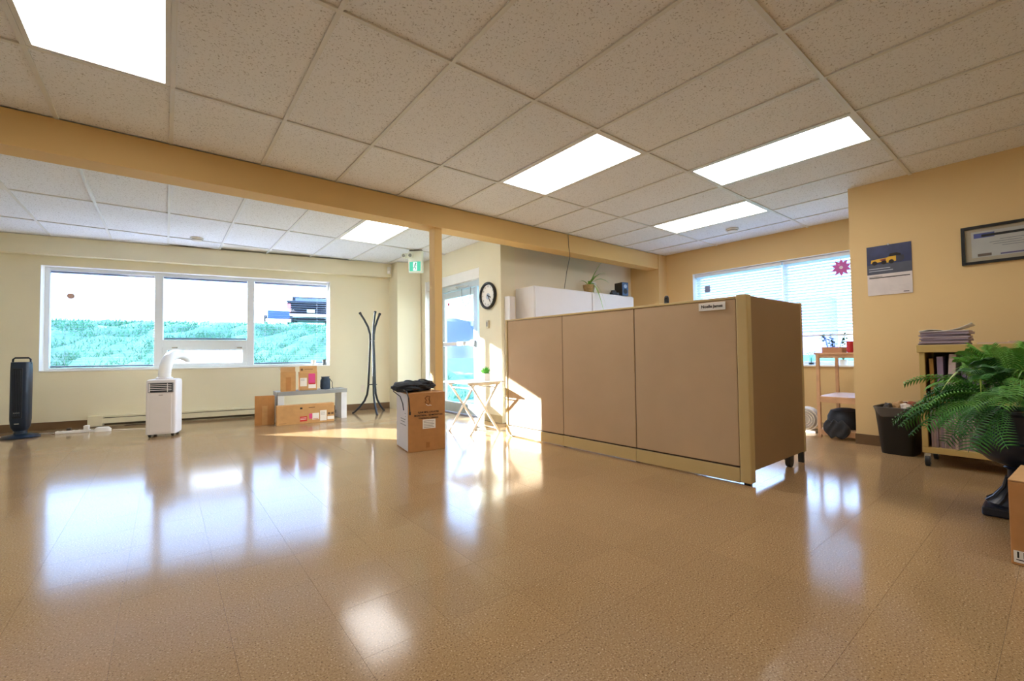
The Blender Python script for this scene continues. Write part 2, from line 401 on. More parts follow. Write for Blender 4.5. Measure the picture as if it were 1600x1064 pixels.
def blind(label, x0, x1, z0, z1, y, tilt, pitch, loc, rot, group, wid=0.05, crown=.0025, M_slat=M_slat, hr=0.045):
    t = thing('venetian_blind', label, 'blind', loc, rot, group)
    B(x0, x1, y-0.03, y+0.03, z1-hr, z1).build('headrail', M_slat, t, bevel=0.002)
    me = MB().prism([(-wid/2, 0), (0, crown), (wid/2, 0), (wid/2, 0.0009), (0, crown+.0009), (-wid/2, 0.0009)], x0+0.006, x1-0.006, 'x').mesh('slat', M_slat)
    z = z1-hr-.02
    while z > z0+0.035:
        meshobj('slat', me, t, (0, y, z), (tilt, 0, 0)); z -= pitch
    B(x0+0.004, x1-0.004, y-0.026, y+0.026, z0, z0+0.022).build('bottom_rail', M_slat, t, bevel=0.003)
    for xx in (x0+0.15, x1-0.15):
        MB().cyl((xx, y-0.027, z0), (xx, y-0.027, z1-0.04), 0.0014, 5).build('ladder_cord', M_slat, t)
    return t
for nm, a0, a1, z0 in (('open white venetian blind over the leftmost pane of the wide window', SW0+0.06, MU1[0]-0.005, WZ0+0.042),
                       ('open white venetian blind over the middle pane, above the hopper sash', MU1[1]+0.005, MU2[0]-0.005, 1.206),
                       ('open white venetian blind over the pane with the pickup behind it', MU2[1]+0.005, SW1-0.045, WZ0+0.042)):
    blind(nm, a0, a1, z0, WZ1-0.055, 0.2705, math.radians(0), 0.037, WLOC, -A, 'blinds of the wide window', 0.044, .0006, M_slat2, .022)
st = MB().disc(WL(-4.28, 0.2395, 1.80), 0.04, 'y', -0.002, 14).build('window_sticker', mat('sticker_brown', 'C9A08C', 0.6)); tag(st, 'small round brown sticker on the left window pane', 'sticker')

# ---- right window
wn2 = struct(thing('window_2', 'right-hand window behind the partition', 'window')); del wn2['category']
B(6.648, 6.90, RY0, RY0+0.006, RZ0, RZ1).build('reveal', M_white, wn2); B(6.648, 6.90, RY1-0.006, RY1, RZ0, RZ1).build('reveal', M_white, wn2)
B(6.648, 6.90, RY0, RY1, RZ1-0.006, RZ1).build('reveal', M_white, wn2); B(6.62, 6.90, RY0, RY1, RZ0-0.015, RZ0+0.006).build('window_sill', M_white, wn2, bevel=0.003)
def fr2(y0, y1, z0, z1): B(6.80, 6.86, y0, y1, z0, z1).build('frame_bar', M_vinyl, wn2, bevel=0.003)
fr2(RY0+.006, RY0+.05, RZ0+.006, RZ1-.006); fr2(RY1-.05, RY1-.006, RZ0+.006, RZ1-.006); fr2(RY0+.05, RY1-.05, RZ1-.05, RZ1-.006); fr2(RY0+.05, RY1-.05, RZ0+.006, RZ0+.05)
fr2(2.38, 2.45, RZ0+.05, RZ1-.05)
for a0, a1 in ((RY0+.05, 2.38), (2.45, RY1-.05)): B(6.828, 6.832, a0, a1, RZ0+.05, RZ1-.05).build('pane', M_glass, wn2)
for nm, a0, a1 in (('half-lowered white blind at the right window, nearer the calendar wall', RY0+0.012, 2.405), ('half-lowered white blind at the right window, nearer the corner column', 2.425, RY1-0.012)):
    blind(nm, a0, a1, 1.115, RZ1-0.01, 0.0, math.radians(20), 0.040, (6.735, 0, 0), PI/2, 'blinds of the right window', 0.05)

# ---- entrance door unit (aluminium, glazed)
dr = struct(thing('door_1', 'glazed aluminium entrance door', 'door')); del dr['category']
M_door = mat('door_aluminium', 'C4D0D4', 0.35, 0.4, var=0.03)
B(3.557, 3.80, DY0, DY0+0.006, 0, DZ).build('reveal', M_white, dr); B(3.557, 3.80, DY1-0.006, DY1, 0, DZ).build('reveal', M_white, dr)
B(3.575, 3.70, DY0+.006, DY1-.006, 2.045, DZ-0.001).build('header_panel', M_white, dr)
B(3.64, 3.72, DY0+.006, DY1-.006, 1.955, 2.045).build('header', M_door, dr, bevel=0.003)
def dbar(y0, y1, z0, z1, nm='stile', x0=3.65, x1=3.70): return B(x0, x1, y0, y1, z0, z1).build(nm, M_door, dr, bevel=0.003)
dbar(DY0+.006, DY0+.03, 0.0, 1.955, 'jamb'); dbar(DY1-.05, DY1-.006, 0.0, 1.955, 'jamb')
dbar(5.44, 5.48, 0.0, 1.955, 'jamb')
dbar(DY0+.03, 5.44, 0.0, 0.12, 'rail'); dbar(DY0+.03, 5.44, 1.04, 1.08, 'rail')
dbar(6.50, 6.55, 0.0, 1.955, 'jamb'); dbar(6.55, DY1-.05, 0, 0.12, 'rail')
leaf = dbar(5.485, 5.555, 0.01, 1.945, 'door_leaf', 3.655, 3.70)
dbar(6.425, 6.495, 0.01, 1.945, 'stile', 3.655, 3.70)
dbar(5.555, 6.425, 1.85, 1.945, 'rail', 3.655, 3.70); dbar(5.555, 6.425, 0.01, 0.17, 'rail', 3.655, 3.70)
pb = B(3.615, 3.645, 5.56, 6.42, 1.07, 1.13).build('push_bar', M_white, dr, bevel=0.006)
B(3.60, 3.655, 5.50, 5.57, 1.05, 1.15).build('latch_case', M_chrome, dr, bevel=0.006)
B(3.605, 3.655, 6.40, 6.45, 1.06, 1.14).build('bar_bracket', M_chrome, dr, bevel=0.004)
for a0, a1, z0, z1 in ((5.555, 6.425, .17, 1.85), (DY0+.03, 5.44, .12, 1.04), (DY0+.03, 5.44, 1.08, 1.955), (6.55, DY1-.05, .12, 1.955)):
    B(3.676, 3.680, a0, a1, z0, z1).build('pane', M_glass, dr)
B(3.59, 3.645, 5.95, 6.22, 1.965, 2.02).build('door_closer', M_alu, dr, bevel=0.004)
MB().tube([(3.60, 6.05, 1.985), (3.585, 5.85, 1.99), (3.61, 5.62, 1.975)], 0.009, 6).build('closer_arm', M_chrome, dr)
B(3.60, 3.64, 5.27, 5.42, 2.06, 2.075).build('door_contact', M_alu, dr)
lp = [(3.62, 5.70+0.13*math.cos(t), 1.95-0.27*math.sin(t)**0.8 if math.sin(t) > 0 else 1.95) for t in [PI*i/16 for i in range(17)]]
MB().tube(lp, 0.006, 6).build('looped_cable', mat('grey_cable', '9AA0A0', 0.5), dr)
for y, z in ((5.37, 1.80), (6.32, 1.76)):
    o = MB().disc((3.672, y, z), 0.03, 'x', -0.002, 12).build('window_sticker', mat('sticker_red', 'D0505A', 0.6))
    tag(o, 'small red round sticker on the door glass' if y > 6 else 'small red sticker on the narrow side glass of the entrance', 'sticker')

# portals guide daylight sampling through the openings (they emit nothing)
def portal(loc, rot, sx, sy):
    d = bpy.data.lights.new('daylight_portal', 'AREA'); d.shape = 'RECTANGLE'; d.size = sx; d.size_y = sy; d.cycles.is_portal = True
    o = bpy.data.objects.new('daylight_portal', d); COL.objects.link(o); o.location = loc; o.rotation_euler = rot
portal(WL((SW0+SW1)/2, 0.32, (WZ0+WZ1)/2), (PI/2, 0, PI-A), SW1-SW0, WZ1-WZ0)
portal((6.92, (RY0+RY1)/2, (RZ0+RZ1)/2), (PI/2, 0, PI/2), RY1-RY0, RZ1-RZ0)
portal((3.82, (DY0+DY1)/2, 1.02), (PI/2, 0, PI/2), DY1-DY0, 2.04)

# ---- ceiling troffers
M_lens = emit_mat('fluorescent_lens', (1.0, 0.97, 0.95, 1), LAMP_STRENGTH)
TL = {(-1, 0): 'fluorescent ceiling panel nearest the camera, cut by the top left edge', (4, 0): 'middle fluorescent ceiling panel of the main room, nearest the beam',
      (6, 1): 'long fluorescent ceiling panel nearest the calendar wall', (8, 0): 'farthest fluorescent ceiling panel beside the smoke detector',
      (3, 'F'): 'fluorescent ceiling panel beyond the beam near the exit sign', (-3, 'F'): 'fluorescent ceiling panel beyond the beam at the left edge',
      (-1, 3): 'unseen fluorescent ceiling panel added behind the camera to the left', (4, 3): 'unseen fluorescent ceiling panel added behind the camera to the right',
      (2, 4): 'fluorescent ceiling panel near the rear wall', (7, 3): 'fluorescent ceiling panel behind the camera beside the gold wall', (-4, 1): 'fluorescent ceiling panel left of the camera by the west wall', (-5, 'F'): 'fluorescent ceiling panel beyond the beam by the west wall'}
for a, b, r in LIGHTS:
    x0, x1 = GX+a*CW+.013, GX+b*CW-.013
    y1 = (6.216 if r == 'F' else GY-CL*r)-.013; y0 = y1-CL+.026
    t = thing('ceiling_light', TL[(a, r)], 'ceiling light', ((x0+x1)/2, (y0+y1)/2, CZ), 0, 'recessed fluorescent panels')
    hx, hy = (x1-x0)/2, (y1-y0)/2
    for q in ((-hx, hx, -hy, -hy+.022), (-hx, hx, hy-.022, hy), (-hx, -hx+.022, -hy+.022, hy-.022), (hx-.022, hx, -hy+.022, hy-.022)):
        B(*q, -0.004, 0.014).build('frame', M_tee, t)
    B(-hx+.022, hx-.022, -hy+.022, hy-.022, 0.002, 0.006).build('diffuser', M_lens, t)
    B(-hx, hx, -hy, hy, 0.014, 0.025).build('housing', M_tee, t)

# ================================================================== OUTSIDE
M_grass = mat('bank_grass', '5F8070', 1.0, var=0.4, scale=0.8, spec=0.0)
M_gravel = mat('gravel_ground', '3E6A62', 1.0, var=0.15, scale=3, spec=0.0)
struct(B(-60, 160, -60, 160, -0.6, -0.16).build('ground', M_gravel), 'pale gravel ground outside', 'ground')
rng = random.Random(3)
def bank_h(s, d):
    t = min(max((d-1.6)/6.6, 0), 1); h = -0.16 + 2.12*(t*t*(3-2*t))
    if d > 8.2: h += 0.24*min((d-8.2)/6.5, 1)
    k = min(max((4.5-s)/3.5, 0), 1); k = k*k*(3-2*k)
    return -0.16 + (h+0.16)*k
bk = MB(); ns, nd = 110, 60
ss = [-26+34*i/ns for i in range(ns+1)]; ds = [1.2+17*(j/nd)**1.0 for j in range(nd+1)]
vs = []
for d in ds:
    for s_ in ss:
        am = 0.10 if 1.8 < d < 8.0 else 0.015
        vs.append(WL(s_, d, bank_h(s_, d) + rng.uniform(-am, am)))
fs = [(j*(ns+1)+i, j*(ns+1)+i+1, (j+1)*(ns+1)+i+1, (j+1)*(ns+1)+i) for j in range(nd) for i in range(ns)]
bk.add(vs, fs)
struct(bk.build('grass_bank', M_grass, smooth=True), 'green grass bank outside the wide window', 'bank')
gt = MB()
for _ in range(26000):
    s_, d = rng.uniform(-12, 2.5), rng.uniform(2.2, 8.3); p = WL(s_, d, bank_h(s_, d)-0.03)
    h = rng.uniform(.05, .17); a = rng.uniform(0, 2*PI); dx, dy = .014*math.cos(a), .014*math.sin(a); lx, ly = rng.uniform(-.1, .1), rng.uniform(-.1, .1)
    gt.add([(p.x-dx, p.y-dy, p.z), (p.x+dx, p.y+dy, p.z), (p.x+lx, p.y+ly, p.z+h)], [(0, 1, 2)])
o = gt.build('bank_weeds', mat('weed_green', '4A7A62', 1.0, var=0.3, spec=0.0, scale=2)); tag(o, 'tufty green weeds growing on the bank outside', 'weeds', kind='stuff')
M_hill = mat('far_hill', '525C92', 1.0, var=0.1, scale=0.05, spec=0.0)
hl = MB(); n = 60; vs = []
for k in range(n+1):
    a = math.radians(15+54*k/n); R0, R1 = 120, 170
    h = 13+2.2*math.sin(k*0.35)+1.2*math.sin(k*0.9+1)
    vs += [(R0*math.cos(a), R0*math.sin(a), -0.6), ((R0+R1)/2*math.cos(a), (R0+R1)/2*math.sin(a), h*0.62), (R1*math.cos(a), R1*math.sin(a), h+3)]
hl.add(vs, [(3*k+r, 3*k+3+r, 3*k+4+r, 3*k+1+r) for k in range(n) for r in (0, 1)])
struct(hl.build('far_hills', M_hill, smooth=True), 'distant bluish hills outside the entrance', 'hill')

# black pickup on the bank
M_truck = mat('truck_paint', '070B14', 0.5, var=0.06, spec=0.15)
M_tyre = mat('tyre_rubber', '10141A', 0.8)
az = math.radians(76.3); D = 22.0
tr = thing('pickup_truck', 'dark pickup parked with its tailgate towards the wide window', 'truck', (D*math.cos(az), D*math.sin(az), 2.20), az-PI/2)
B(-.98, .98, .05, 2.0, .62, 1.18).build('bed', M_truck, tr, bevel=.04)
B(-.80, .80, -.01, .05, .66, 1.16).build('tailgate', M_truck, tr, bevel=.02)
B(-1.0, 1.0, -.02, 2.05, 1.18, 1.24).build('bed_cover', mat('bed_cover', '1A2536', .5), tr, bevel=.02)
MB().prism([(2.05, 1.15), (2.25, 1.70), (3.55, 1.70), (4.1, 1.2)], -.86, .86, 'x').build('cab', M_truck, tr, bevel=.06)
MB().prism([(2.09, 1.24), (2.23, 1.62), (2.20, 1.63), (2.06, 1.25)], -.70, .70, 'x').build('rear_window', mat('truck_glass', '55628A', .4), tr)
B(-.95, .95, 2.0, 5.4, .60, 1.20).build('front_body', M_truck, tr, bevel=.08)
B(-.97, .97, -.22, 0.0, .48, .64).build('bumper', M_chrome, tr, bevel=.03)
B(-.16, .16, -.03, -.005, .72, .86).build('licence_plate', M_paper, tr)
for sx in (-1, 1):
    B(min(sx*.82, sx*.99), max(sx*.82, sx*.99), -.03, .05, .72, 1.10).build('tail_light', mat('tail_red', 'D86B70', .3), tr, bevel=.01)
    for yy in (.95, 4.4):
        o = MB().disc((sx*.98 - sx*.28*(sx > 0) - (0 if sx > 0 else 0), yy, .40), .40, 'x', .28, 24).build('wheel', M_tyre, tr)
        MB().disc((sx*.985, yy, .40), .22, 'x', sx*.012, 16).build('hub', M_chrome, o)
B(-.6, .6, .0, .35, .36, .60).build('underbody', M_tyre, tr)
az2 = math.radians(79.7)
cr_ = thing('utility_trailer', 'small blue trailer beside the dark pickup on the bank', 'trailer', (20.0*math.cos(az2), 20.0*math.sin(az2), 2.17), az2-PI/2)
B(-.40, .40, 0, 1.5, .30, .62).build('body', mat('trailer_blue', '2A4580', .6), cr_, bevel=.03)
for sx in (-1, 1): MB().disc((sx*.41, .8, .24), .24, 'x', sx*.12, 18).build('wheel', M_tyre, cr_)
B(-.45, .45, -.04, .02, .16, .28).build('bumper', M_chrome, cr_)

# ================================================================== FITTINGS
# baseboard heaters
def heater(x0, x1, label, loc, rz):
    t = thing('baseboard_heater', label, 'heater', loc, rz)
    B(x0, x1, -0.065, -0.001, 0.125, 0.15).build('top_cover', mat('heater_cream', 'E2DCBE', .45), t, bevel=.003)
    B(x0, x1, -0.07, -0.055, 0.045, 0.115).build('front_panel', MATS['heater_cream'], t, bevel=.003)
    B(x0, x1, -0.012, -0.001, 0.012, 0.125).build('back_plate', mat('heater_dark', '6B6450', .6), t)
    B(x0, x1, -0.05, -0.02, 0.06, 0.10).build('heating_fins', mat('fin_metal', '8F8B7C', .4, .6), t)
    for a, b in ((x0, x0+.16), (x1-.05, x1)):
        B(a, b, -0.072, -0.001, 0.012, 0.152).build('end_cap', MATS['heater_cream'], t, bevel=.004)
heater(-4.03, -1.2, 'long cream baseboard heater under the wide window', WL(0, 0.12), -A)
heater(1.5, 4.0, 'cream baseboard heater under the right window', (6.65, 0, 0), PI/2)
# wall clock on the entry wall
ck = thing('wall_clock', 'round black-rimmed wall clock beside the entrance door', 'clock', (3.56, 5.012, 1.752))
prof = [(0.150, 0.0), (0.185, 0.0), (0.192, 0.012), (0.190, 0.034), (0.178, 0.042), (0.160, 0.036), (0.155, 0.02)]
RX = (0, -PI/2, 0)
MB().lathe(prof, 40, cap=False).build('rim', M_black, ck, smooth=True, rot=RX)
MB().lathe([(0.001, 0.014), (0.160, 0.014), (0.160, 0.0), (0.001, 0.0)], 40).build('dial', M_paper, ck, rot=RX)
for k in range(12):
    a = 2*PI*k/12; y, z = -.128*math.sin(a), .128*math.cos(a)
    lettering(str(12 if k == 0 else k), 0.03, M_ink, ck, (-0.0155, y, z), ROT_X, 'numeral')
for ang, ln, wd in ((115, .07, .006), (150, .105, .004)):
    a = math.radians(ang); o = B(-.003, .003, -wd, wd, -.015, ln).build('hand', M_ink, ck, loc=(-.018, 0, 0)); o.rotation_euler = (a, 0, 0)
MB().disc((-.016, 0, -.01), .045, 'x', -.001, 20).build('dial_emblem', mat('dial_grey', 'B9C4D2', .6), ck)
MB().disc((0, 0, 0), .156, 'x', -.003, 32).build('back', M_black, ck)
# thermostat
t = thing('thermostat', 'small beige thermostat below the wall clock', 'thermostat', (3.56, 5.03, 1.35))
B(-.025, 0, -.03, .03, -.055, .055).build('case', mat('thermo_beige', 'CFC6AE', .5), t, bevel=.005)
B(-.03, -.022, -.012, .012, -.03, .03).build('dial_window', M_inkgrey, t)
# power outlets
def outlet(label, loc, rz):
    t = thing('power_outlet', label, 'outlet', loc, rz)
    B(-.036, .036, -.006, 0, -.058, .058).build('cover_plate', mat('outlet_white', 'E8DCC8', .4), t, bevel=.003)
    for z in (-.022, .022): B(-.016, .016, -.009, -.005, z-.014, z+.014).build('socket', MATS['outlet_white'], t, bevel=.003)
outlet('white wall outlet above the black waste bin', (5.42, .96, .39), -PI/2)
outlet('white wall outlet behind the coat stand', WL(-.45, .12, .36), -A)
# smoke detectors
def smoke(label, x, y):
    t = thing('smoke_detector', label, 'smoke detector', (x, y, CZ))
    MB().lathe([(.075, .003), (.078, -.012), (.07, -.022)], 28).build('base', mat('detector_white', 'DEDACF', .5), t, smooth=True)
    MB().lathe([(.062, -.022), (.06, -.034), (.045, -.044), (.02, -.047)], 28).build('cap', MATS['detector_white'], t, smooth=True)
    MB().lathe([(.064, -.021), (.064, -.025)], 28).build('vent_ring', M_ink, t)
smoke('round smoke detector on the ceiling by the right window', 5.90, 2.71)
smoke('round smoke detector on the ceiling above the wide window', .325, 7.30)
# motion sensor
t = thing('motion_sensor', 'small white motion sensor in the corner above the coat stand', 'sensor', (3.085, 7.36, 2.42), math.radians(-35))
B(-.03, .03, -.035, .01, -.06, .065).build('case', mat('sensor_white', 'DCDCD0', .4), t, bevel=.008)
B(-.022, .022, -.04, -.03, -.045, -.01).build('lens', mat('sensor_lens', 'F2F2EE', .3), t, bevel=.004)
# exit sign with emergency heads
t = thing('exit_sign', 'green running-man exit sign with twin lamp heads hanging from the ceiling', 'sign', (3.03, 6.2, 2.20), math.radians(-48))
M_sign = mat('sign_white', 'E4EADB', .45)
B(-.11, .11, -.035, .035, .0, .335).build('case', M_sign, t, bevel=.006)
B(-.088, .088, -.038, -.033, .022, .168).build('legend_panel', emit_mat('sign_green', (.10, .55, .36, 1), 0.8), t)
wt_ = emit_mat('sign_legend', (.85, 1, .95, 1), 0.9)
fig = B(-.03, .03, -.040, -.036, .03, .16).build('doorway_symbol', wt_, t)
g2 = mat('sign_dark_green', '2F8C6A', .5)
rm = MB(); rm.disc((.012, -.0405, .14), .011, 'y', -.001, 12)
for p, q in (((.008, .128), (-.004, .09)), ((-.004, .09), (.012, .068)), ((.012, .068), (.004, .045)), ((-.004, .09), (-.02, .07)), ((-.02, .07), (-.03, .072)), ((.006, .122), (.022, .108)), ((.006, .122), (-.012, .112))):
    rm.tube([(p[0], -.041, p[1]), (q[0], -.041, q[1])], .0055, 6)
rm.build('running_figure', g2, t)
B(-.10, .10, -.02, .02, .335, CZ-2.20-.002).build('mount', mat('mount_dark', '6F6E68', .5), t)
for sx in (-.16, -.055):
    h = MB().tube([(sx, -.04, .262), (sx, -.055, .262), (sx, -.10, .255)], [.018, .032, .036], 16).build('lamp_head', M_sign, t, smooth=True)
    MB().tube([(sx, -.10, .255), (sx, -.103, .2545)], .026, 16).build('lamp_lens', mat('lamp_lens', '8F958E', .2), h)
B(-.19, .0, -.05, -.03, .22, .30).build('lamp_bracket', M_sign, t, bevel=.004)
# hanging cable on beam
pts = [(4.30, 4.172, CZ-.004), (4.305, 4.170, 2.40), (4.32, 4.166, 2.25), (4.33, 4.24, 2.05), (4.345, 4.305, 1.83)]
tag(MB().tube(pts, .004, 6).build('hanging_cable', mat('cable_dark', '4A463C', .5)), 'thin dark cable hanging from the ceiling down to the white cabinets', 'cable')

# ================================================================== PARTITION
cd = math.radians(91.85)
pt = thing('office_partition', 'tan fabric office partition of three panels with a return end panel', 'partition', (3.169, 1.447, 0), cd-PI/2)
# local: y runs along the panels, -x faces the camera side
seams = [0.0, .845, 1.687, 2.545]
for k in range(3):
    y0, y1 = seams[k]+.004, seams[k+1]-.004
    B(.006, .062, y0, y1, .125, 1.305).build('fabric_panel', M_tan_fab, pt, bevel=.004)
    B(0, .066, y0-.003, y1+.003, .012, .112).build('base_rail', M_tan_met, pt, bevel=.003)
    B(.002, .066, y0-.003, y1+.003, 1.307, 1.325).build('top_rail', M_tan_met, pt, bevel=.003)
B(.014, .056, 0, 2.545, .113, .124).build('shadow_gap', mat('gap_dark', '4A3C2C', .8), pt)
B(.014, .056, 0.002, 2.543, .125, 1.306).build('core', MATS['gap_dark'], pt)
B(-.004, .07, 2.546, 2.58, .012, 1.325).build('end_post', M_tan_met, pt, bevel=.004)
B(-.006, .070, -.078, -.002, .016, 1.332).build('corner_post', M_tan_met, pt, bevel=.008)
B(.012, .05, -.06, -.02, 0, .02).build('glide', M_black, pt)
for yy in (.83, 1.67, 2.5): B(.02, .05, yy, yy+.03, 0, .013).build('glide', M_black, pt)
rp = -(cd-PI/2)
ep = B(.0, 0.945, -.03, .03, .095, 1.325).build('return_panel', M_tan_shaded, pt, loc=(.074, -.042, 0), rot=(0, 0, rp), bevel=.005)
B(.925, .962, -.033, .033, .09, 1.332).build('return_edge', M_tan_met, pt, loc=(.074, -.042, 0), rot=(0, 0, rp), bevel=.004)
B(.93, .955, -.02, .02, .0, .10).build('foot', M_blackm, pt, loc=(.074, -.042, 0), rot=(0, 0, rp))
cs = MB().cyl((.70, -.015, .045), (.70, .02, .045), .044, 18).build('castor', M_black, pt, loc=(.074, -.042, 0), rot=(0, 0, rp))
MB().box(.66, .73, -.02, .03, .06, .10).build('castor_fork', M_black, cs)
# name plate on the panel
np_ = thing('name_plate', 'small white name plate on the tan partition', 'sign', (3.169, 1.447, 0), cd-PI/2)
B(-.004, .005, .07, .268, 1.236, 1.294).build('plate', M_paper, np_, bevel=.002)
lettering('Noelle James', .030, M_ink, np_, (-.0052, .168, 1.266), ROT_X, bold=.0008)
# webcam on the top rail
wc = thing('webcam', 'tiny black camera standing on the partition top rail', 'camera', (3.169-.55*math.sin(cd-PI/2)+.03, 1.447+.55, 1.325))
MB().lathe([(.018, 0), (.018, .006), (.008, .012), (.008, .035)], 14).build('stand', M_black, wc)
MB().lathe([(.001, .03), (.012, .034), (.018, .048), (.012, .062), (.001, .066)], 14).build('head', M_black, wc, smooth=True)
B(-.012, .012, -.016, .016, .0, .045).build('clip', M_black, wc, bevel=.004)

# ================================================================== WHITE CABINETS AND WHAT STANDS ON THEM
def cabinet(label, x0, x1):
    t = thing('storage_cabinet', label, 'cabinet', (x0, 4.314, 0), 0, 'white cabinets behind the partition')
    wd = x1-x0
    B(.0, wd, .02, .41, .06, 1.83).build('body', M_cabw, t, bevel=.003)
    B(.02, wd-.02, .04, .40, 0, .06).build('plinth', M_blackm, t)
    h = wd/2
    for q, (a, b) in enumerate(((.004, wd-.004),)):
        dd = B(a, b, 0, .019, .07, 1.815).build('door', M_cabw, t, bevel=.003)
        B(b-.06, b-.045, -.025, 0, .8, 1.0).build('handle', M_alu, dd)
    return t
cabinet('tall white cabinet behind the partition, nearest the entrance', 3.81, 4.925)
cabinet('tall white cabinet behind the partition, under the speaker', 4.935, 5.93)
t = thing('narrow_cabinet', 'narrow white panel standing left of the tall white cabinets', 'panel', (3.63, 4.60, 0))
B(-.02, .075, .02, .12, 0, 1.71).build('body', M_cabw, t, bevel=.003); B(-.02, .075, 0, .018, .01, 1.705).build('front', M_cabw, t, bevel=.003)
# plant on cabinet
t = thing('strap_leaf_plant', 'strap-leaved plant in a small woven pot on the white cabinet', 'plant', (4.98, 4.42, 1.83)); t.scale = (1.4, 1.4, 1.4)
MB().lathe([(.045, 0), (.062, .06), (.066, .085), (.058, .085), (.052, .07)], 20).build('pot', mat('woven_pot', 'A88F62', .7, var=.25, scale=60), t, smooth=True)
MB().lathe([(.001, .072), (.056, .072)], 16, cap=False).build('soil', M_dirt, t)
def blade_mesh(L, wdt, droop, up, m, name='leaf', n=10):
    mb = MB(); vs = []
    for i in range(n+1):
        q = i/n; x = L*(q*math.cos(up)); z = L*(q*math.sin(up)) - droop*L*q*q
        ww = wdt*math.sin(PI*min(1, .12+q*.88))**.6*(1-q*.55)+.0005
        vs += [(x, -ww, z+ww*.35), (x, 0, z), (x, ww, z+ww*.35)]
    fs = []
    for i in range(n):
        a = 3*i; fs += [(a, a+3, a+4, a+1), (a+1, a+4, a+5, a+2)]
    mb.add(vs, fs); return mb.mesh(name, m, True)
M_lime = mat('lime_leaf', '86B84A', .45, var=.15, scale=20)
for k, (a, L, dr_, up) in enumerate(((-20, .42, .25, 1.15), (10, .38, .5, 1.0), (-60, .30, 1.6, .9), (150, .20, .6, 1.0), (-35, .36, .7, .9), (40, .34, .8, 1.0), (-80, .26, 1.9, .8), (-5, .45, .45, .95))):
    meshobj('leaf', blade_mesh(L, .014, dr_, up, M_lime), t, (0, 0, .07), (0, 0, math.radians(a)))
t = thing('seed_packet_box', 'small green and white carton behind the strap-leaved plant', 'box', (5.22, 4.56, 1.83)); t.scale = (1.4, 1, 1.25)
B(-.04, .04, -.03, .03, 0, .16).build('carton', M_paper, t, bevel=.002); B(-.041, -.0, -.0315, -.0305, .01, .15).build('green_print', mat('print_green', '7FA04A', .6), t)
t = thing('desk_speaker', 'black desktop speaker at the end of the white cabinet top', 'speaker', (5.73, 4.40, 1.83), math.radians(-12))
B(-.065, .065, -.09, .09, 0, .215).build('case', M_black, t, bevel=.004)
B(-.06, .06, -.094, -.088, .005, .21).build('grille', mat('grille_blue', '3E5C86', .35), t, bevel=.003)
MB().disc((0, -.094, .15), .03, 'y', -.003, 20).build('tweeter', mat('tweeter_silver', 'AFC3E0', .3), t)
MB().disc((0, -.094, .07), .04, 'y', -.003, 20).build('woofer', M_black, t)
t = thing('model_car', 'small dark model vehicle beside the black speaker', 'model', (5.55, 4.40, 1.83), math.radians(-8))
B(-.075, .075, -.03, .03, .018, .05).build('body', M_blackm, t, bevel=.006); MB().prism([(-.06, .05), (-.045, .085), (.0, .085), (.03, .05)], -.026, .026, 'y').build('cab', M_blackm, t, bevel=.004)
for x in (-.045, .045):
    for y in (-.032, .032): MB().disc((x, y-.006, .018), .018, 'y', .012, 12).build('wheel', M_black, t)

# ================================================================== CALENDAR AND CERTIFICATE
cl = thing('wall_calendar', 'wall calendar with a yellow mining truck picture', 'calendar', (5.42, 1.03, 0))
def cpoly(pts, m, name, parent, x=-.0075, th=.001):   # points (right, up) on the page; right is -y
    return MB().prism([(-p[0], p[1]) for p in pts], x, x-th, 'x').build(name, m, parent)
def crect(a, b, c, d, m, name, parent, x=-.0075, th=.001): return cpoly([(a, c), (b, c), (b, d), (a, d)], m, name, parent, x, th)
crect(-.165, .165, 1.66, 1.935, mat('calendar_night', '262F58', .35, var=.25, scale=9), 'picture_page', cl, -.001, .006)
crect(-.165, .165, 1.458, 1.66, mat('calendar_paper', 'D8CFCB', .6), 'date_page', cl, -.001, .007)
crect(-.164, .164, 1.661, 1.755, mat('calendar_road', '4A4F5E', .4, var=.15), 'road_print', cl, -.0075)
M_yel = mat('truck_yellow', 'D9A815', .4)
tkz = 1.75
tkp = cpoly([(-.135, tkz+.02), (-.13, tkz+.052), (-.06, tkz+.058), (-.01, tkz+.062), (.0, tkz+.07), (.055, tkz+.075), (.055, tkz+.02), (-.01, tkz+.012), (-.05, tkz+.03), (-.1, tkz+.02)], M_yel, 'truck_print', cl, -.0085)
cpoly([(.0, tkz+.068), (.01, tkz+.095), (.06, tkz+.1), (.09, tkz+.085), (.09, tkz+.07)], M_ink, 'cab_print', cl, -.0086)
cpoly([(.055, tkz+.075), (.11, tkz+.07), (.115, tkz+.03), (.09, tkz+.01), (.055, tkz+.02)], mat('print_dark_blue', '2A2A3C', .4), 'engine_print', cl, -.0086)
for cx in (-.105, -.035, .02): MB().disc((-.0087, -cx, tkz+.02), .02, 'x', -.001, 16).build('wheel_print', M_ink, cl)
cpoly([(-.07, tkz+.05), (-.02, tkz+.055), (-.02, tkz+.035), (-.05, tkz+.03)], mat('print_rust', '8A4326', .5), 'linkage_print', cl, -.0087)
for z, b in ((1.712, .01), (1.69, .03)): crect(-.15, b, z, z+.006, mat('caption_grey', 'B9BCC8', .6), 'caption_line', cl, -.0085)
crect(-.15, .15, 1.622, 1.63, M_ink, 'heading_rule', cl, -.0085)
crect(-.15, -.05, 1.636, 1.641, M_inkgrey, 'heading_line', cl, -.0085)
for k in range(5): crect(.0, .14, 1.49+.012*k, 1.4915+.012*k, mat('faint_grid', 'BDB6B4', .7), 'date_line', cl, -.0083)
crect(.10, .14, 1.472, 1.479, M_ink, 'maker_line', cl, -.0085)
MB().disc((-.006, 0, 1.938), .009, 'x', -.004, 12).build('hanger', M_chrome, cl)
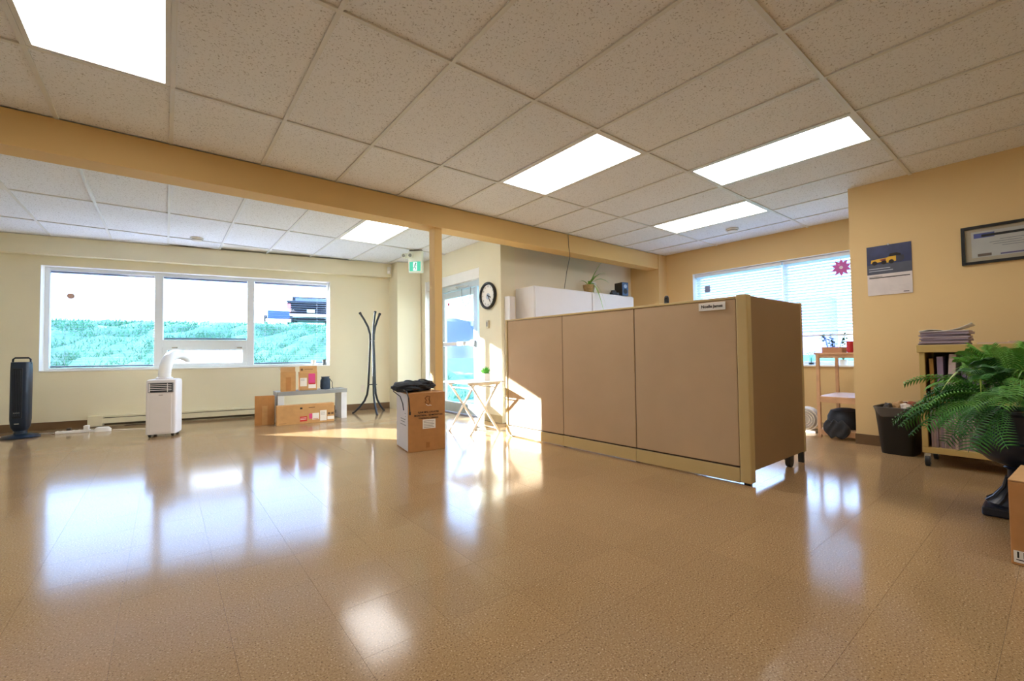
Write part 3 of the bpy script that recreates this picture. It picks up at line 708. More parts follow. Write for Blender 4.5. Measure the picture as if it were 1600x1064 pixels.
fr_ = thing('framed_certificate', 'black-framed certificate on the gold wall at the right edge', 'picture', (5.42, .255, 0))
fw, z0, z1 = .285, 1.648, 1.972
for q in ((-fw, fw, z1-.022, z1), (-fw, fw, z0, z0+.022), (-fw, -fw+.022, z0+.022, z1-.022), (fw-.022, fw, z0+.022, z1-.022)):
    crect(*q, M_black, 'frame', fr_, -.001, .026)
crect(-fw+.02, fw-.02, z0+.02, z1-.02, mat('mat_board', 'C9B190', .6), 'mat_board', fr_, -.001, .006)
crect(-.225, .225, z0+.055, z1-.05, mat('certificate_paper', 'D5C9BC', .6), 'certificate', fr_, -.007, .001)
crect(-.21, -.09, z1-.105, z1-.065, mat('certificate_blue', '5A5FA0', .5), 'blue_block', fr_, -.008)
crect(-.165, .12, z1-.098, z1-.078, M_ink, 'heading_bar', fr_, -.0092)
for k, (a, b) in enumerate(((-.06, .12), (-.12, .06), (-.1, .12), (-.05, .1))): crect(a, b, z1-.135-.018*k, z1-.131-.018*k, M_inkgrey, 'text_line', fr_, -.0082)
crect(-.19, -.11, z0+.062, z0+.085, mat('signature_brown', '7A6250', .6), 'signature', fr_, -.0082)
crect(-.06, .12, z0+.062, z0+.074, mat('ribbon_violet', '6A5A80', .5), 'footer_bar', fr_, -.0082)
crect(-fw+.02, fw-.02, z0+.02, z1-.02, M_glass, 'glass', fr_, -.016, .002)

# ================================================================== THINGS ALONG THE WINDOW WALL
# tower fan
t = thing('tower_fan', 'dark blue tower fan standing at the left edge', 'fan', (-1.35, 7.80, 0), math.radians(-12))
M_fan = mat('fan_navy', '14263A', .35, var=.08); M_fand = mat('fan_dark', '101820', .5)
MB().lathe([(.001, 0), (.165, 0), (.17, .012), (.15, .03), (.06, .05), (.055, .09), (.001, .09)], 36).build('base', M_fan, t, smooth=True)
def oval(w_, d_, n=28, e=3.0):
    r = []
    for k in range(n):
        a = 2*PI*k/n; c, s_ = math.cos(a), math.sin(a)
        r.append((w_*abs(c)**(2/e)*(1 if c >= 0 else -1), d_*abs(s_)**(2/e)*(1 if s_ >= 0 else -1)))
    return r
def loft(secs, m, name, parent, smooth=True, **kw):
    mb = MB(); n = len(secs[0][0]); vs = []; fs = []
    for poly, z in secs: vs += [(p[0], p[1], z) for p in poly]
    for i in range(len(secs)-1):
        for k in range(n): fs.append((i*n+k, i*n+(k+1) % n, (i+1)*n+(k+1) % n, (i+1)*n+k))
    fs.append(tuple(range(n-1, -1, -1))); fs.append(tuple((len(secs)-1)*n+k for k in range(n)))
    mb.add(vs, fs); return mb.build(name, m, parent, smooth=smooth, **kw)
loft([(oval(.055, .055), .085), (oval(.078, .075), .13), (oval(.085, .085), .22), (oval(.085, .085), .80), (oval(.082, .08), .90), (oval(.075, .07), .905)], M_fan, 'body', t)
MB().tube([(-.078, 0, .88), (-.076, 0, .935), (-.06, 0, .953), (.06, 0, .953), (.076, 0, .935), (.078, 0, .88)], .0095, 8).build('carry_handle', M_fand, t, smooth=True)
gr = B(-.042, .042, -.09, -.06, .24, .83).build('outlet_recess', M_fand, t, bevel=.006)
for k in range(5): B(-.032+.0145*k, -.029+.0145*k, -.094, -.088, .26, .81).build('louvre', M_fan, gr)
B(-.03, .03, -.092, -.088, .30, .306).build('display_line', M_chrome, t); B(-.02, .02, -.088, -.083, .17, .178).build('badge', M_chrome, t)
# portable air conditioner
t = thing('portable_air_conditioner', 'white portable air conditioner below the hopper window', 'air conditioner', (.0, 6.80, 0), math.radians(-14))
M_ac = mat('ac_white', 'E9E6E8', .4, var=.01)
loft([(oval(.148, .14, 40, 9), .035), (oval(.15, .142, 40, 9), .06), (oval(.15, .142, 40, 9), .64), (oval(.145, .137, 40, 9), .67), (oval(.125, .12, 40, 9), .678)], M_ac, 'body', t)
B(-.105, .105, -.146, -.138, .05, .52).build('front_panel', M_ac, t, bevel=.004)
g = B(-.122, .122, -.15, -.138, .525, .64).build('outlet_grille', mat('ac_grille', '8C8C92', .5), t, bevel=.004)
B(-.112, .112, -.152, -.149, .533, .632).build('outlet_dark', M_fand, g)
for k in range(4): B(-.106, .106, -.156, -.15, .549+.021*k, .558+.021*k).build('louvre', M_ac, g)
B(.062, .068, -.158, -.15, .533, .632).build('louvre_link', M_ac, g); B(-.112, -.102, -.158, -.15, .533, .632).build('louvre_link', M_ac, g)
B(-.02, .02, -.148, -.145, .492, .498).build('badge', M_inkgrey, t)
for x in (-.11, .11):
    for y in (-.10, .10): MB().cyl((x-.012, y, .018), (x+.012, y, .018), .018, 12).build('castor', M_black, t)
for x in (-.11, .11):
    B(x-.015, x+.015, -.12, .12, .018, .04).build('castor_rail', M_black, t)
MB().lathe([(.085, .676), (.085, .695), (.07, .70)], 24, c=(-.01, .03)).build('hose_collar', M_ac, t)
# exhaust hose, ribbed, from the collar to the hopper sash
p0, p1, p2, p3 = Vector((-.01, .03, .69)), Vector((-.02, .06, 1.02)), Vector((-.06, .85, 1.02)), Vector((-.07, 1.437, .92))
hp = []; hr = []
for i in range(61):
    q = i/60; hp.append(p0*(1-q)**3 + p1*3*q*(1-q)**2 + p2*3*q*q*(1-q) + p3*q**3); hr.append(.066 if i % 2 else .060)
MB().tube(hp, hr, 18, cap=False).build('exhaust_hose', M_white, t, smooth=True)
# power strip with plugs
t = thing('power_strip', 'white power strip with adapters on the floor by the baseboard heater', 'power strip', (-.86, 7.80, 0), math.radians(-9))
B(-.20, .12, -.03, .03, .0, .035).build('bar', M_white, t, bevel=.006)
for k in range(5): B(-.17+.05*k, -.145+.05*k, -.018, .018, .0345, .0365).build('socket', M_inkgrey, t)
B(.06, .11, -.03, .03, .035, .085).build('adapter', M_white, t, bevel=.006); B(-.10, -.06, -.02, .02, .035, .065).build('plug', M_black, t, bevel=.004)
t = thing('cable_adapter', 'round white power adapter lying beside the power strip', 'adapter', (-.62, 7.72, 0), math.radians(-9))
loft([(oval(.085, .035), 0), (oval(.085, .035), .03), (oval(.06, .03), .055)], M_white, 'case', t); B(-.12, -.07, -.015, .015, 0, .03).build('plug', M_white, t, bevel=.004)
def cable(name, label, pts, r, m, n=5):
    P = [Vector(p) for p in pts]; out = []
    for i in range(len(P)-1):
        a, b, c, d = P[max(i-1, 0)], P[i], P[i+1], P[min(i+2, len(P)-1)]
        for k in range(n):
            q = k/n; out.append(.5*((2*b)+(c-a)*q+(2*a-5*b+4*c-d)*q*q+(3*b-a-3*c+d)*q**3))
    out.append(P[-1])
    return tag(MB().tube(out, r, 6).build(name, m, smooth=True), label, 'cable')
cable('power_cable', 'white cable running from the tower fan to the power strip', [(-1.9, 8.05, .02), (-1.6, 7.95, .006), (-1.35, 8.03, .006), (-1.16, 7.97, .006), (-1.075, 7.835, .015)], .005, M_white)
cable('power_cable', 'thin white cable running along the heater to the air conditioner', [(-.52, 7.70, .01), (-.3, 7.62, .006), (-.1, 7.42, .006), (.0, 7.1, .006), (.02, 6.96, .03)], .004, M_white)
# cartons
def carton(name, label, loc, rz, w_, d_, h, m, open_top=False, group=None):
    t = thing(name, label, 'box', loc, rz, group)
    if open_top:
        th = .006
        MB().box(-w_/2, w_/2, -d_/2, d_/2, 0, th).box(-w_/2, w_/2, -d_/2, -d_/2+th, th, h).box(-w_/2, w_/2, d_/2-th, d_/2, th, h).box(-w_/2, -w_/2+th, -d_/2+th, d_/2-th, th, h).box(w_/2-th, w_/2, -d_/2+th, d_/2-th, th, h).build('body', m, t)
    else:
        B(-w_/2, w_/2, -d_/2, d_/2, 0, h).build('body', m, t, bevel=.004)
    return t
def fl(t, a, b, c, d, y, m, name, th=.0015): return B(a, b, y-th, y, c, d).build(name, m, t)
# plain carton standing left of bench
t = carton('cardboard_box', 'plain brown carton with a tape strip standing left of the bench', (1.09, 6.90, 0), math.radians(-12), .235, .16, .385, M_card, True)
fl(t, -.03, .035, .005, .26, -.0805, M_card2, 'tape'); B(-.1175, .1175, -.0805, -.074, .385, .40).build('flap', M_card, t)
# long carton
t = carton('cardboard_box', 'long brown printer-supply carton lying in front of the bench', (1.555, 6.655, 0), math.radians(-4), .735, .125, .262, M_card2)
yb = -.0632
for a, b, c, d, m, nm in ((-.08, .01, .03, .10, M_red, 'red_label'), (.035, .075, .06, .13, M_pink, 'pink_label'), (.078, .165, .045, .135, M_paper, 'white_label'), (.178, .265, .02, .165, M_paper, 'white_label'), (.275, .365, .03, .075, M_paper, 'white_label'), (.085, .155, .05, .062, M_red, 'red_label'),
                         (-.08, -.05, .20, .225, M_ink, 'logo_print'), (.03, .11, .212, .222, mat('print_brown', '6B4A2C', .7), 'lettering_line'), (.28, .315, .10, .13, mat('print_brown', '6B4A2C', .7), 'symbol_print'), (.325, .36, .10, .13, MATS['print_brown'], 'symbol_print'), (-.34, -.25, .02, .024, MATS['print_brown'], 'lettering_line')):
    fl(t, a, b, c, d, yb, m, nm)
for k in range(4): fl(t, .185, .245, .14-.012*k, .143-.012*k, yb-.0016, M_inkgrey, 'text_line', .0008)
for k in range(2): fl(t, -.075, .0, .075-.018*k, .08-.018*k, yb-.0016, M_paper, 'text_line', .0008)
# bench
t = thing('bench', 'low grey bench with white slab legs under the window', 'bench', (1.695, 6.935, 0), math.radians(-1))
M_bench = mat('bench_grey', '8E9396', .35, var=.05); M_benchl = mat('bench_leg_white', 'DADEE2', .4)
B(-.47, .47, -.17, .17, .385, .44).build('top', M_bench, t, bevel=.003)
for x0, x1 in ((-.465, -.385), (.385, .465)): B(x0, x1, -.165, .165, 0, .385).build('leg', M_benchl, t, bevel=.003)
B(-.385, .385, .10, .12, .05, .10).build('stretcher', M_bench, t)
# cartons on bench
t = carton('cardboard_box', 'small open brown carton on the left end of the bench', (1.375, 6.88, .441), math.radians(-10), .19, .16, .275, M_card2, True)
fl(t, -.03, .035, .01, .2, -.0805, M_card, 'tape')
o = B(-.095, .095, 0, .003, 0, .07).build('flap', M_card2, t, loc=(0, .08, .275), rot=(-.5, 0, 0))
o = B(0, .003, -.08, .08, 0, .07).build('flap', M_paper, t, loc=(-.095, 0, .272), rot=(0, -.6, 0))
t = carton('cardboard_box', 'brown carton with pink and white labels in the middle of the bench', (1.64, 6.90, .441), math.radians(-6), .235, .15, .265, M_card2)
yb = -.0757
for a, b, c, d, m, nm in ((-.11, -.02, .06, .18, M_paper, 'white_label'), (.0, .09, .09, .24, M_pink, 'pink_label'), (.0, .10, .03, .10, M_paper, 'white_label'), (.005, .095, .085, .105, M_red, 'red_label')):
    fl(t, a, b, c, d, yb - (.0016 if m is M_red else 0), m, nm)
for k in range(3): fl(t, -.10, -.05, .165-.012*k, .168-.012*k, yb-.0016, M_inkgrey, 'text_line', .0008)
t2 = B(-.115, .115, 0, .006, 0, .085).build('flap', M_card2, t, loc=(0, -.06, .264), rot=(-.15, 0, 0))
B(-.10, -.07, -.001, 0, .02, .05).build('logo_print', MATS['print_brown'], t2); B(-.05, .06, -.001, 0, .035, .043).build('lettering_line', MATS['print_brown'], t2)
# small dark bag on bench
t = thing('small_bag', 'small dark blue drawstring bag on the right end of the bench', 'bag', (1.88, 6.88, .441))
loft([(oval(.06, .05), 0), (oval(.068, .058), .03), (oval(.066, .055), .13), (oval(.05, .045), .165), (oval(.06, .05), .185)], mat('bag_blue', '24364A', .7, var=.2, scale=20, bump=.3), 'body', t)
MB().tube([(.05, -.03, .16), (.085, -.05, .10), (.08, -.06, .03), (.10, -.04, .006)], .005, 6).build('drawstring', M_black, t)
# things on the window sill
t = thing('paper_cup', 'white paper cup on the window sill', 'cup', WL(-1.23, .19, WZ0+.006))
MB().lathe([(.028, 0), (.038, .085), (.036, .085), (.027, .004)], 20, cap=False).build('wall', M_paper, t, smooth=True); MB().lathe([(.028, 0), (.028, .004)], 20).build('base', M_paper, t)
t = thing('dark_cup', 'dark grey cup at the right end of the window sill', 'cup', WL(-1.065, .18, WZ0+.006))
MB().lathe([(.03, 0), (.033, .095), (.030, .095), (.028, .005)], 20, cap=False).build('wall', mat('cup_grey', '5C6468', .5), t, smooth=True); MB().lathe([(.03, 0), (.03, .004)], 20).build('base', MATS['cup_grey'], t)
# coat stand
t = thing('coat_stand', 'dark metal coat stand of bent tubes beside the wide window', 'coat stand', (2.655, 7.03, 0))
for k, deg in enumerate((152, 262, 32)):
    a = math.radians(deg); c, s_ = math.cos(a), math.sin(a)
    prof = [(.30, .008), (.27, .03), (.20, .10), (.125, .20), (.085, .30), (.066, .44), (.055, .70), (.042, 1.0), (.034, 1.15), (.038, 1.28), (.07, 1.40), (.13, 1.52), (.195, 1.625)]
    pole = MB().tube([(r*c, r*s_, z) for r, z in prof], .0165, 8).build('bent_tube', M_blackm, t, smooth=True)
    MB().tube([(.185*c, .185*s_, 1.61), (.20*c, .20*s_, 1.635)], .021, 8).build('rubber_tip', M_black, pole)
    MB().tube([(.31*c, .31*s_, .0), (.285*c, .285*s_, .022)], .019, 8).build('rubber_foot', M_black, pole)
MB().tube([(.068*math.cos(2*PI*k/24), .068*math.sin(2*PI*k/24), .46) for k in range(25)], .006, 6).build('lower_ring', M_blackm, t)
MB().tube([(.03*math.cos(2*PI*k/24), .03*math.sin(2*PI*k/24), 1.17) for k in range(25)], .008, 6).build('upper_ring', M_chrome, t)

# ================================================================== BIG CARTON, FABRIC BUNDLE, TRAY TABLE
BR = math.radians(-9)
bx = thing('cardboard_box', 'large brown carton printed with black lettering in the middle of the floor', 'box', (2.045, 4.105, 0), BR)
B(-.185, .185, -.215, .215, 0, .565).build('body', M_card, bx, bevel=.004)
B(-.1865, -.185, -.20, .205, .01, .555).build('sunlit_side', mat('carton_side_sunlit', 'D8D2CE', .7, var=.03), bx)  # brown carton side whitened: direct sunlight put into the colour
B(-.19, .19, -.012, .012, .5645, .566).build('top_seam_tape', M_tape, bx)
B(-.012, .025, -.217, -.2155, .03, .085).build('tape_end', M_tape, bx)
yf = -.2165
for txt, sz, z in (('S.JAM MFG. LTD./LTEE', .022, .375), ('MONTREAL / EDMONTON', .024, .345), ('TORONTO CANADA', .021, .317)):
    lettering(txt, sz, M_ink, bx, (.015, yf, z), ROT_Y, bold=.0006)
B(-.045, .085, yf-.0012, yf, .215, .305).build('white_label', M_paper, bx)
for k in range(5): B(-.035, .07-.008*(k % 2), yf-.002, yf-.0012, .287-.015*k, .291-.015*k).build('label_line', M_inkgrey, bx)
crest = MB()
crest.tube([(.0, yf-.001, .53), (-.02, yf-.001, .51), (-.005, yf-.001, .49), (-.02, yf-.001, .47), (.01, yf-.001, .455), (.03, yf-.001, .47), (.02, yf-.001, .50), (.03, yf-.001, .525), (.0, yf-.001, .53)], .004, 5)
crest.build('emblem_print', mat('emblem_brown', '7A4A22', .7), bx)
MB().tube([(-.01, yf-.001, .452), (.01, yf-.001, .437), (.03, yf-.001, .442), (.045, yf-.001, .437)], .003, 5).build('emblem_underline', M_paper, bx)
for k, (a, b) in enumerate(((-.15, -.09), (.02, .14), (.0, .14), (-.04, .14), (-.06, .13))): pass
for z, a, b in ((.36, -.13, -.10), (.33, -.13, -.11), (.30, -.12, .05), (.275, -.11, .05), (.245, -.14, .06)):
    B(-.1875, -.1868, a, b, z, z+.008).build('side_print', M_inkgrey, bx)
# fabric bundle on the carton
fb = thing('fabric_bundle', 'folded dark navy fabric bundle lying on the large carton', 'bag', (1.985, 4.12, .567), math.radians(17))
rg = random.Random(11)
mb = MB(); n, mS = 34, 26; vs = []
for i in range(mS+1):
    q = i/mS; x = -.255+.51*q
    e = max(.12, min(1, 6*q, 6*(1-q)))**.5
    for k in range(n):
        a = 2*PI*k/n
        rr = 1+.13*math.sin(5*a+3.1*math.sin(6*q))+.07*math.sin(11*a-9*q)+rg.uniform(-.03, .03)
        y = 0.12*math.cos(a)*e*rr*(1+.15*math.sin(7*q)); z = .05+.05*math.sin(a)*e*rr
        vs.append((x, y, max(z, .001)))
fs = [(i*n+k, i*n+(k+1) % n, (i+1)*n+(k+1) % n, (i+1)*n+k) for i in range(mS) for k in range(n)] + [tuple(range(n-1, -1, -1)), tuple(mS*n+k for k in range(n))]
mb.add(vs, fs).build('cloth', M_navy, fb, smooth=True)
for k, (x, y0) in enumerate(((-.07, -.1), (.12, -.1))):
    MB().tube([(x+.01*math.sin(3*a), .112*math.cos(a), .05+.062*math.sin(a)) for a in [PI*i/14 for i in range(15)]], .007, 6).build('strap', M_black, fb, smooth=True)
MB().tube([(-.2, .08, .03), (-.245, .02, .015), (-.25, -.08, -.03), (-.245, -.11, -.1), (-.24, -.115, -.16)], .005, 6).build('cord', M_black, fb)
MB().tube([(-.20, -.05, .04), (-.235, -.15, .02), (-.243, -.19, -.04), (-.238, -.20, -.17)], .006, 6).build('cord', M_black, fb)
MB().tube([(-.238, -.20, -.17), (-.238, -.20, -.20)], .009, 8).build('cord_toggle', M_black, fb)
# folding tray table
tt = thing('folding_table', 'small folding tray table with crossed legs by the entrance', 'table', (2.945, 4.485, 0))
M_tray = mat('tray_wood', 'D6D0C6', .4, var=.05)
B(-.265, .265, -.275, .275, .592, .61).build('top', M_tray, tt, bevel=.006)
for y in (-.235, .235):
    B(-.22, .22, y-.012, y+.012, .57, .592).build('top_rail', M_tray, tt)
    for sg in (-1, 1):
        yy = y + sg*.012
        M_ = Matrix.Rotation(sg*math.atan2(.40, .58), 4, 'Y')
        ln = math.hypot(.40, .58)/2
        mb = MB(); mb.box(-.012, .012, yy-.009, yy+.009, -ln, ln, Matrix.Translation((0, 0, .289)) @ M_)
        mb.build('leg', M_tray, tt, bevel=.002)
for x, z in ((-.17, .05), (.17, .05), (.17, .535), (-.17, .535)): MB().cyl((x, -.24, z), (x, .24, z), .008, 10).build('crossbar', M_tray, tt)
pp = thing('potted_grass', 'small artificial grass plant in a white pot on the tray table', 'plant', (3.06, 4.40, .61))
MB().prism([(-.042, -.042), (.042, -.042), (.042, .042), (-.042, .042)], 0, .09).build('pot', mat('pot_white', 'E7DFD8', .5), pp, bevel=.006)
B(-.036, .036, -.036, .036, .0905, .092).build('soil', M_dirt, pp)
M_gr = mat('turf_green', '4F9A2B', .6, var=.35, scale=40); rg = random.Random(5); gm = [blade_mesh(.085, .0034, dr_, 1.25, M_gr, 'blade', 4) for dr_ in (.05, .25, .5)]
for k in range(260):
    a = rg.uniform(0, 2*PI); r = .040*math.sqrt(rg.random()); s_ = rg.uniform(.7, 1.15)
    meshobj('blade', gm[k % 3], pp, (r*math.cos(a), r*math.sin(a), .09), (0, rg.uniform(-.35, .55), a), (s_, s_*1.3, s_))
o = B(-.15, .15, -.10, .10, 0, .003).build('paper_sheet', M_paper, loc=(2.82, 4.42, .611), rot=(0, 0, .1)); tag(o, 'sheet of white paper lying on the tray table', 'paper')
cable('power_cable', 'pale cable on the floor by the partition foot', [(3.3, 4.9, .006), (3.2, 4.72, .005), (3.02, 4.62, .005), (3.07, 4.4, .005), (3.2, 4.25, .005), (3.45, 4.3, .005)], .004, mat('cable_pale', 'C9C6BC', .5))

# ================================================================== RIGHT SIDE
# plant stand
ps = thing('plant_stand', 'pale wooden plant stand by the right window', 'shelf', (5.52, 1.335, 0))
PW, PD = .67, .355
for x in (0, PW-.04):
    for y in (0, PD-.03): B(x, x+.035, y, y+(.03 if y else .018), 0, .885).build('leg', M_wood, ps, bevel=.002)
B(-.01, PW+.01, 0, PD+.01, .885, .905).build('top_shelf', M_wood, ps, bevel=.003)
B(.003, PW-.003, .003, PD-.003, .4155, .44).build('middle_shelf', M_wood, ps, bevel=.003); B(.003, PW-.003, .003, PD-.003, .0705, .09).build('bottom_shelf', M_wood, ps, bevel=.003)
for z in (.85, .375, .03): B(.004, .022, .018, PD-.03, z, z+.042).build('rail', M_wood, ps)
# planter with seedlings and red can
t = thing('seedling_planter', 'shallow wooden planter with spindly seedlings on the stand', 'planter', (5.66, 1.56, .905))
B(-.07, .10, -.09, .09, 0, .06).build('tray', mat('planter_wood', 'C08D68', .6), t, bevel=.003)
M_seed = mat('seedling_leaf', '4E8058', .6, var=.2)
lf = blade_mesh(.05, .014, .2, .3, M_seed, 'leaf', 4)
rg = random.Random(4)
for k in range(15):
    x, y, h = rg.uniform(-.06, .08), rg.uniform(-.11, .15), rg.uniform(.05, .15)
    st_ = MB().tube([(x*.7, max(-.08, min(.08, y*.7)), .06), (x*.9, y*.9, .06+h*.6), (x*1.1, y*1.15, .06+h)], .002, 5).build('stem', M_seed, t)
    for q in range(4): meshobj('leaf', lf, st_, (x*1.1, y*1.15, .055+h-.02*q), (0, -.2, q*1.7+k))
t = thing('drink_can', 'red drink can on the plant stand beside the calendar wall', 'can', (5.56, 1.39, .905))
MB().lathe([(.022, 0), (.03, .008), (.03, .105), (.024, .118), (.022, .116)], 20).build('body', mat('can_red', 'B5202A', .3), t, smooth=True)
MB().lathe([(.001, .117), (.0225, .117)], 20, cap=False).build('lid', M_chrome, t)
t = thing('glass_jar', 'small glass of cuttings on the right window sill', 'jar', (6.70, 2.10, RZ0+.006))
MB().lathe([(.03, 0), (.034, .09), (.032, .09), (.028, .006)], 18, cap=False).build('glass', M_glass, t); MB().lathe([(.029, .004), (.029, .03)], 18).build('base', M_blackm, t)
for k in range(4): MB().tube([(0, 0, .02), (.01*math.cos(k*1.6), .012*math.sin(k*1.6), .1), (.04*math.cos(k*1.6), .04*math.sin(k*1.6), .17)], .002, 5).build('stem', M_seed, t)
for k in range(6): meshobj('leaf', lf, t, (.035*math.cos(k), .035*math.sin(k), .13+.008*k), (0, 0, k))
t = thing('sill_pot', 'small pale pot on the window sill under the blinds', 'pot', (6.70, 1.75, RZ0+.006))
MB().lathe([(.04, 0), (.05, .07), (.046, .07), (.04, .06)], 18).build('pot', M_white, t, smooth=True); 
for k in range(5): meshobj('leaf', lf, t, (0, 0, .065), (0, -.8, k*1.26))
# suncatcher flower on the window
t = thing('flower_ornament', 'pink paper flower hanging at the right window blind', 'ornament', (6.665, 1.73, 1.97))
M_fl = mat('flower_pink', 'D46ABE', .6, var=.1)
for k in range(10):
    a = 2*PI*k/10; MB().prism([(0, 0), (.026, .05), (.0, .115), (-.026, .05)], -.002, .002, 'x').build('petal', M_fl, t, rot=(a, 0, 0), loc=(.0005*k, 0, 0))
MB().disc((-.003, 0, 0), .02, 'x', -.004, 14).build('centre', mat('flower_white', 'E6D8EA', .6), t)
MB().cyl((.0, 0, .10), (.0, 0, .195), .001, 5).build('thread', M_paper, t)
o = B(6.660, 6.662, 3.42, 3.51, 1.86, 1.96).build('paper_note', mat('note_blue', '8E9CC4', .6)); tag(o, 'small blue square note on the right window blind', 'note')
# dark bag on the stand's bottom shelf
t = thing('dark_duffel_bag', 'slumped dark bag on the bottom shelf of the plant stand', 'bag', (5.80, 1.52, .0915))
loft([(oval(.19, .125), 0), (oval(.205, .14), .04), (oval(.20, .135), .13), (oval(.16, .11), .19), (oval(.09, .06), .205)], M_navy, 'body', t)
t = thing('black_cap_bag', 'limp black cloth hanging off the front of the plant stand bottom shelf', 'cloth', (5.495, 1.50, .0))
mb = MB(); n, q_ = 16, 10; vs = []
for i in range(q_+1):
    z = .03+.17*i/q_; h = .05+.07*math.sin(PI*(.15+.8*i/q_))
    for k in range(n+1):
        u_ = k/n*2-1
        vs.append((-.02-.05*math.sqrt(max(0, 1-u_*u_))*(1-.3*i/q_)+.008*math.sin(9*u_+i), u_*h+.02*(i/q_), z+.012*math.cos(6*u_)))
mb.add(vs, [(i*(n+1)+k, i*(n+1)+k+1, (i+1)*(n+1)+k+1, (i+1)*(n+1)+k) for i in range(q_) for k in range(n)])
o = mb.build('cloth', mat('cloth_charcoal', '2E2F33', .8, var=.2), t, smooth=True); md = o.modifiers.new('thick', 'SOLIDIFY'); md.thickness = .012
# white fan heater on the floor
t = thing('fan_heater', 'white round fan heater on the floor behind the partition end', 'heater', (5.80, 1.885, 0), math.radians(8))
MB().tube([(-.10, 0, .15), (.10, 0, .15)], .13, 28).build('body', mat('fanheater_white', 'D9D2C6', .4), t, smooth=True)
MB().tube([(-.101, 0, .15), (-.115, 0, .15)], [.12, .10], 28).build('grille', mat('fanheater_grey', 'A9A298', .5), t)
for r in (.05, .075, .1): MB().tube([(-.117, r*math.cos(2*PI*k/28), .15+r*math.sin(2*PI*k/28)) for k in range(29)], .003, 5).build('grille_ring', M_chrome, t)
B(-.09, .09, -.10, .10, 0, .03).build('foot', MATS['fanheater_white'], t, bevel=.005)
# waste bin
M_bin = mat('bin_black', '0C0D0F', .4, var=.1)
bn = thing('waste_bin', 'black plastic waste bin with a grey liner against the gold wall', 'bin', (5.215, .955, 0), math.radians(-4))
def rrect(hx, hy, e=5): return oval(hx, hy, 36, e)
mb = MB()
secs = [(rrect(.135, .115), 0), (rrect(.138, .118), .01), (rrect(.175, .150), .40), (rrect(.182, .157), .402), (rrect(.182, .157), .415), (rrect(.168, .143), .415), (rrect(.165, .14), .36), (rrect(.132, .112), .02)]
n = 36; vs = [(p[0], p[1], z) for poly, z in secs for p in poly]
fs = [(i*n+k, i*n+(k+1) % n, (i+1)*n+(k+1) % n, (i+1)*n+k) for i in range(len(secs)-1) for k in range(n)] + [tuple(range(n-1, -1, -1)), tuple((len(secs)-1)*n+k for k in range(n))]
mb.add(vs, fs).build('body', M_bin, bn, smooth=True)
mb = MB(); vs = []
for j in range(4):
    for k in range(n):
        a = 2*PI*k/n; dz = (.03+.035*max(0, math.sin(2*a+1.2))+.02*math.sin(5*a)) if j == 3 else 0
        g_ = (.160, .183, .187, .178-.10*dz)[j]; h_ = (.137, .158, .162, .153-.10*dz)[j]
        p = rrect(g_, h_)[k]; vs.append((p[0], p[1], (.37, .419, .416, .402-dz)[j]))
mb.add(vs, [(i*n+k, i*n+(k+1) % n, (i+1)*n+(k+1) % n, (i+1)*n+k) for i in range(3) for k in range(n)])
mb.build('liner', mat('liner_grey', '55524F', .35, var=.1), bn, smooth=True)
loft([(rrect(.13, .11), .30), (rrect(.155, .132), .375), (rrect(.10, .09), .39)], mat('trash_dark', '3B2F28', .8, var=.4, scale=30, bump=.6), 'rubbish_fill', bn)
rg = random.Random(9)
for k, (x, y, r, c, nm) in enumerate(((5.14, .90, .04, 'D9CEC2', 'crumpled white paper at the near side of the waste bin'), (5.22, .87, .045, '8C4A34', 'crumpled red-brown wrapper in the waste bin'), (5.20, .96, .045, 'B08A5C', 'crumpled tan paper in the middle of the waste bin'), (5.13, 1.02, .035, '4A433E', 'crumpled dark wrapper at the left of the waste bin'), (5.27, .93, .04, '70402E', 'crumpled dark brown wrapper at the back of the waste bin'))):
    bm = bmesh.new(); bmesh.ops.create_icosphere(bm, subdivisions=2, radius=r)
    for v in bm.verts: v.co *= rg.uniform(.72, 1.15)
    me = bpy.data.meshes.new('crumpled_paper'); bm.to_mesh(me); bm.free(); me.materials.append(mat('crumple_'+c, c, .8, var=.1))
    o = meshobj('crumpled_paper', me, None, (x, y, .392+r*.75)); tag(o, nm, 'paper', 'rubbish in the waste bin')
# magazine cart on casters
CX0, CX1, CY0, CY1 = 4.78, 5.20, -.62, .745
ct = thing('magazine_cart', 'cream metal magazine cart on black casters behind the fern', 'cart', (CX0, 0, 0))
M_cart = mat('cart_cream', 'C2A766', .45, var=.03); dx = CX1-CX0
B(-.012, dx+.01, CY0-.01, CY1+.012, .905, .965).build('top', M_cart, ct, bevel=.004)
B(0, dx, CY0, CY1, .105, .15).build('bottom_shelf', M_cart, ct, bevel=.003)
B(.01, dx, CY0+.02, CY1-.02, .51, .53).build('middle_shelf', M_cart, ct, bevel=.003)
for y0, y1 in ((CY1-.035, CY1), (CY0, CY0+.035)):
    B(0, .035, y0, y1, .15, .905).build('corner_post', M_cart, ct, bevel=.003); B(dx-.035, dx, y0, y1, .15, .905).build('corner_post', M_cart, ct, bevel=.003)
    B(.035, dx-.035, y0+.012, y1-.012, .15, .905).build('side_panel', M_cart, ct)
B(dx-.01, dx-.004, CY0+.03, CY1-.03, .15, .905).build('back_panel', mat('cart_back', '5F5138', .6), ct)
for x in (.02, dx-.05):
    for y in (CY1-.03, CY0+.03):
        cst = B(x-.012, x+.022, y-.02, y+.02, .075, .105).build('caster', M_chrome, ct, bevel=.003)
        MB().cyl((x-.005, y-.014, .04), (x-.005, y+.014, .04), .04, 18).build('wheel', M_black, cst)
        B(x-.02, x+.012, y-.02, y-.016, .03, .08).build('fork', M_chrome, cst); B(x-.02, x+.012, y+.016, y+.02, .03, .08).build('fork', M_chrome, cst)
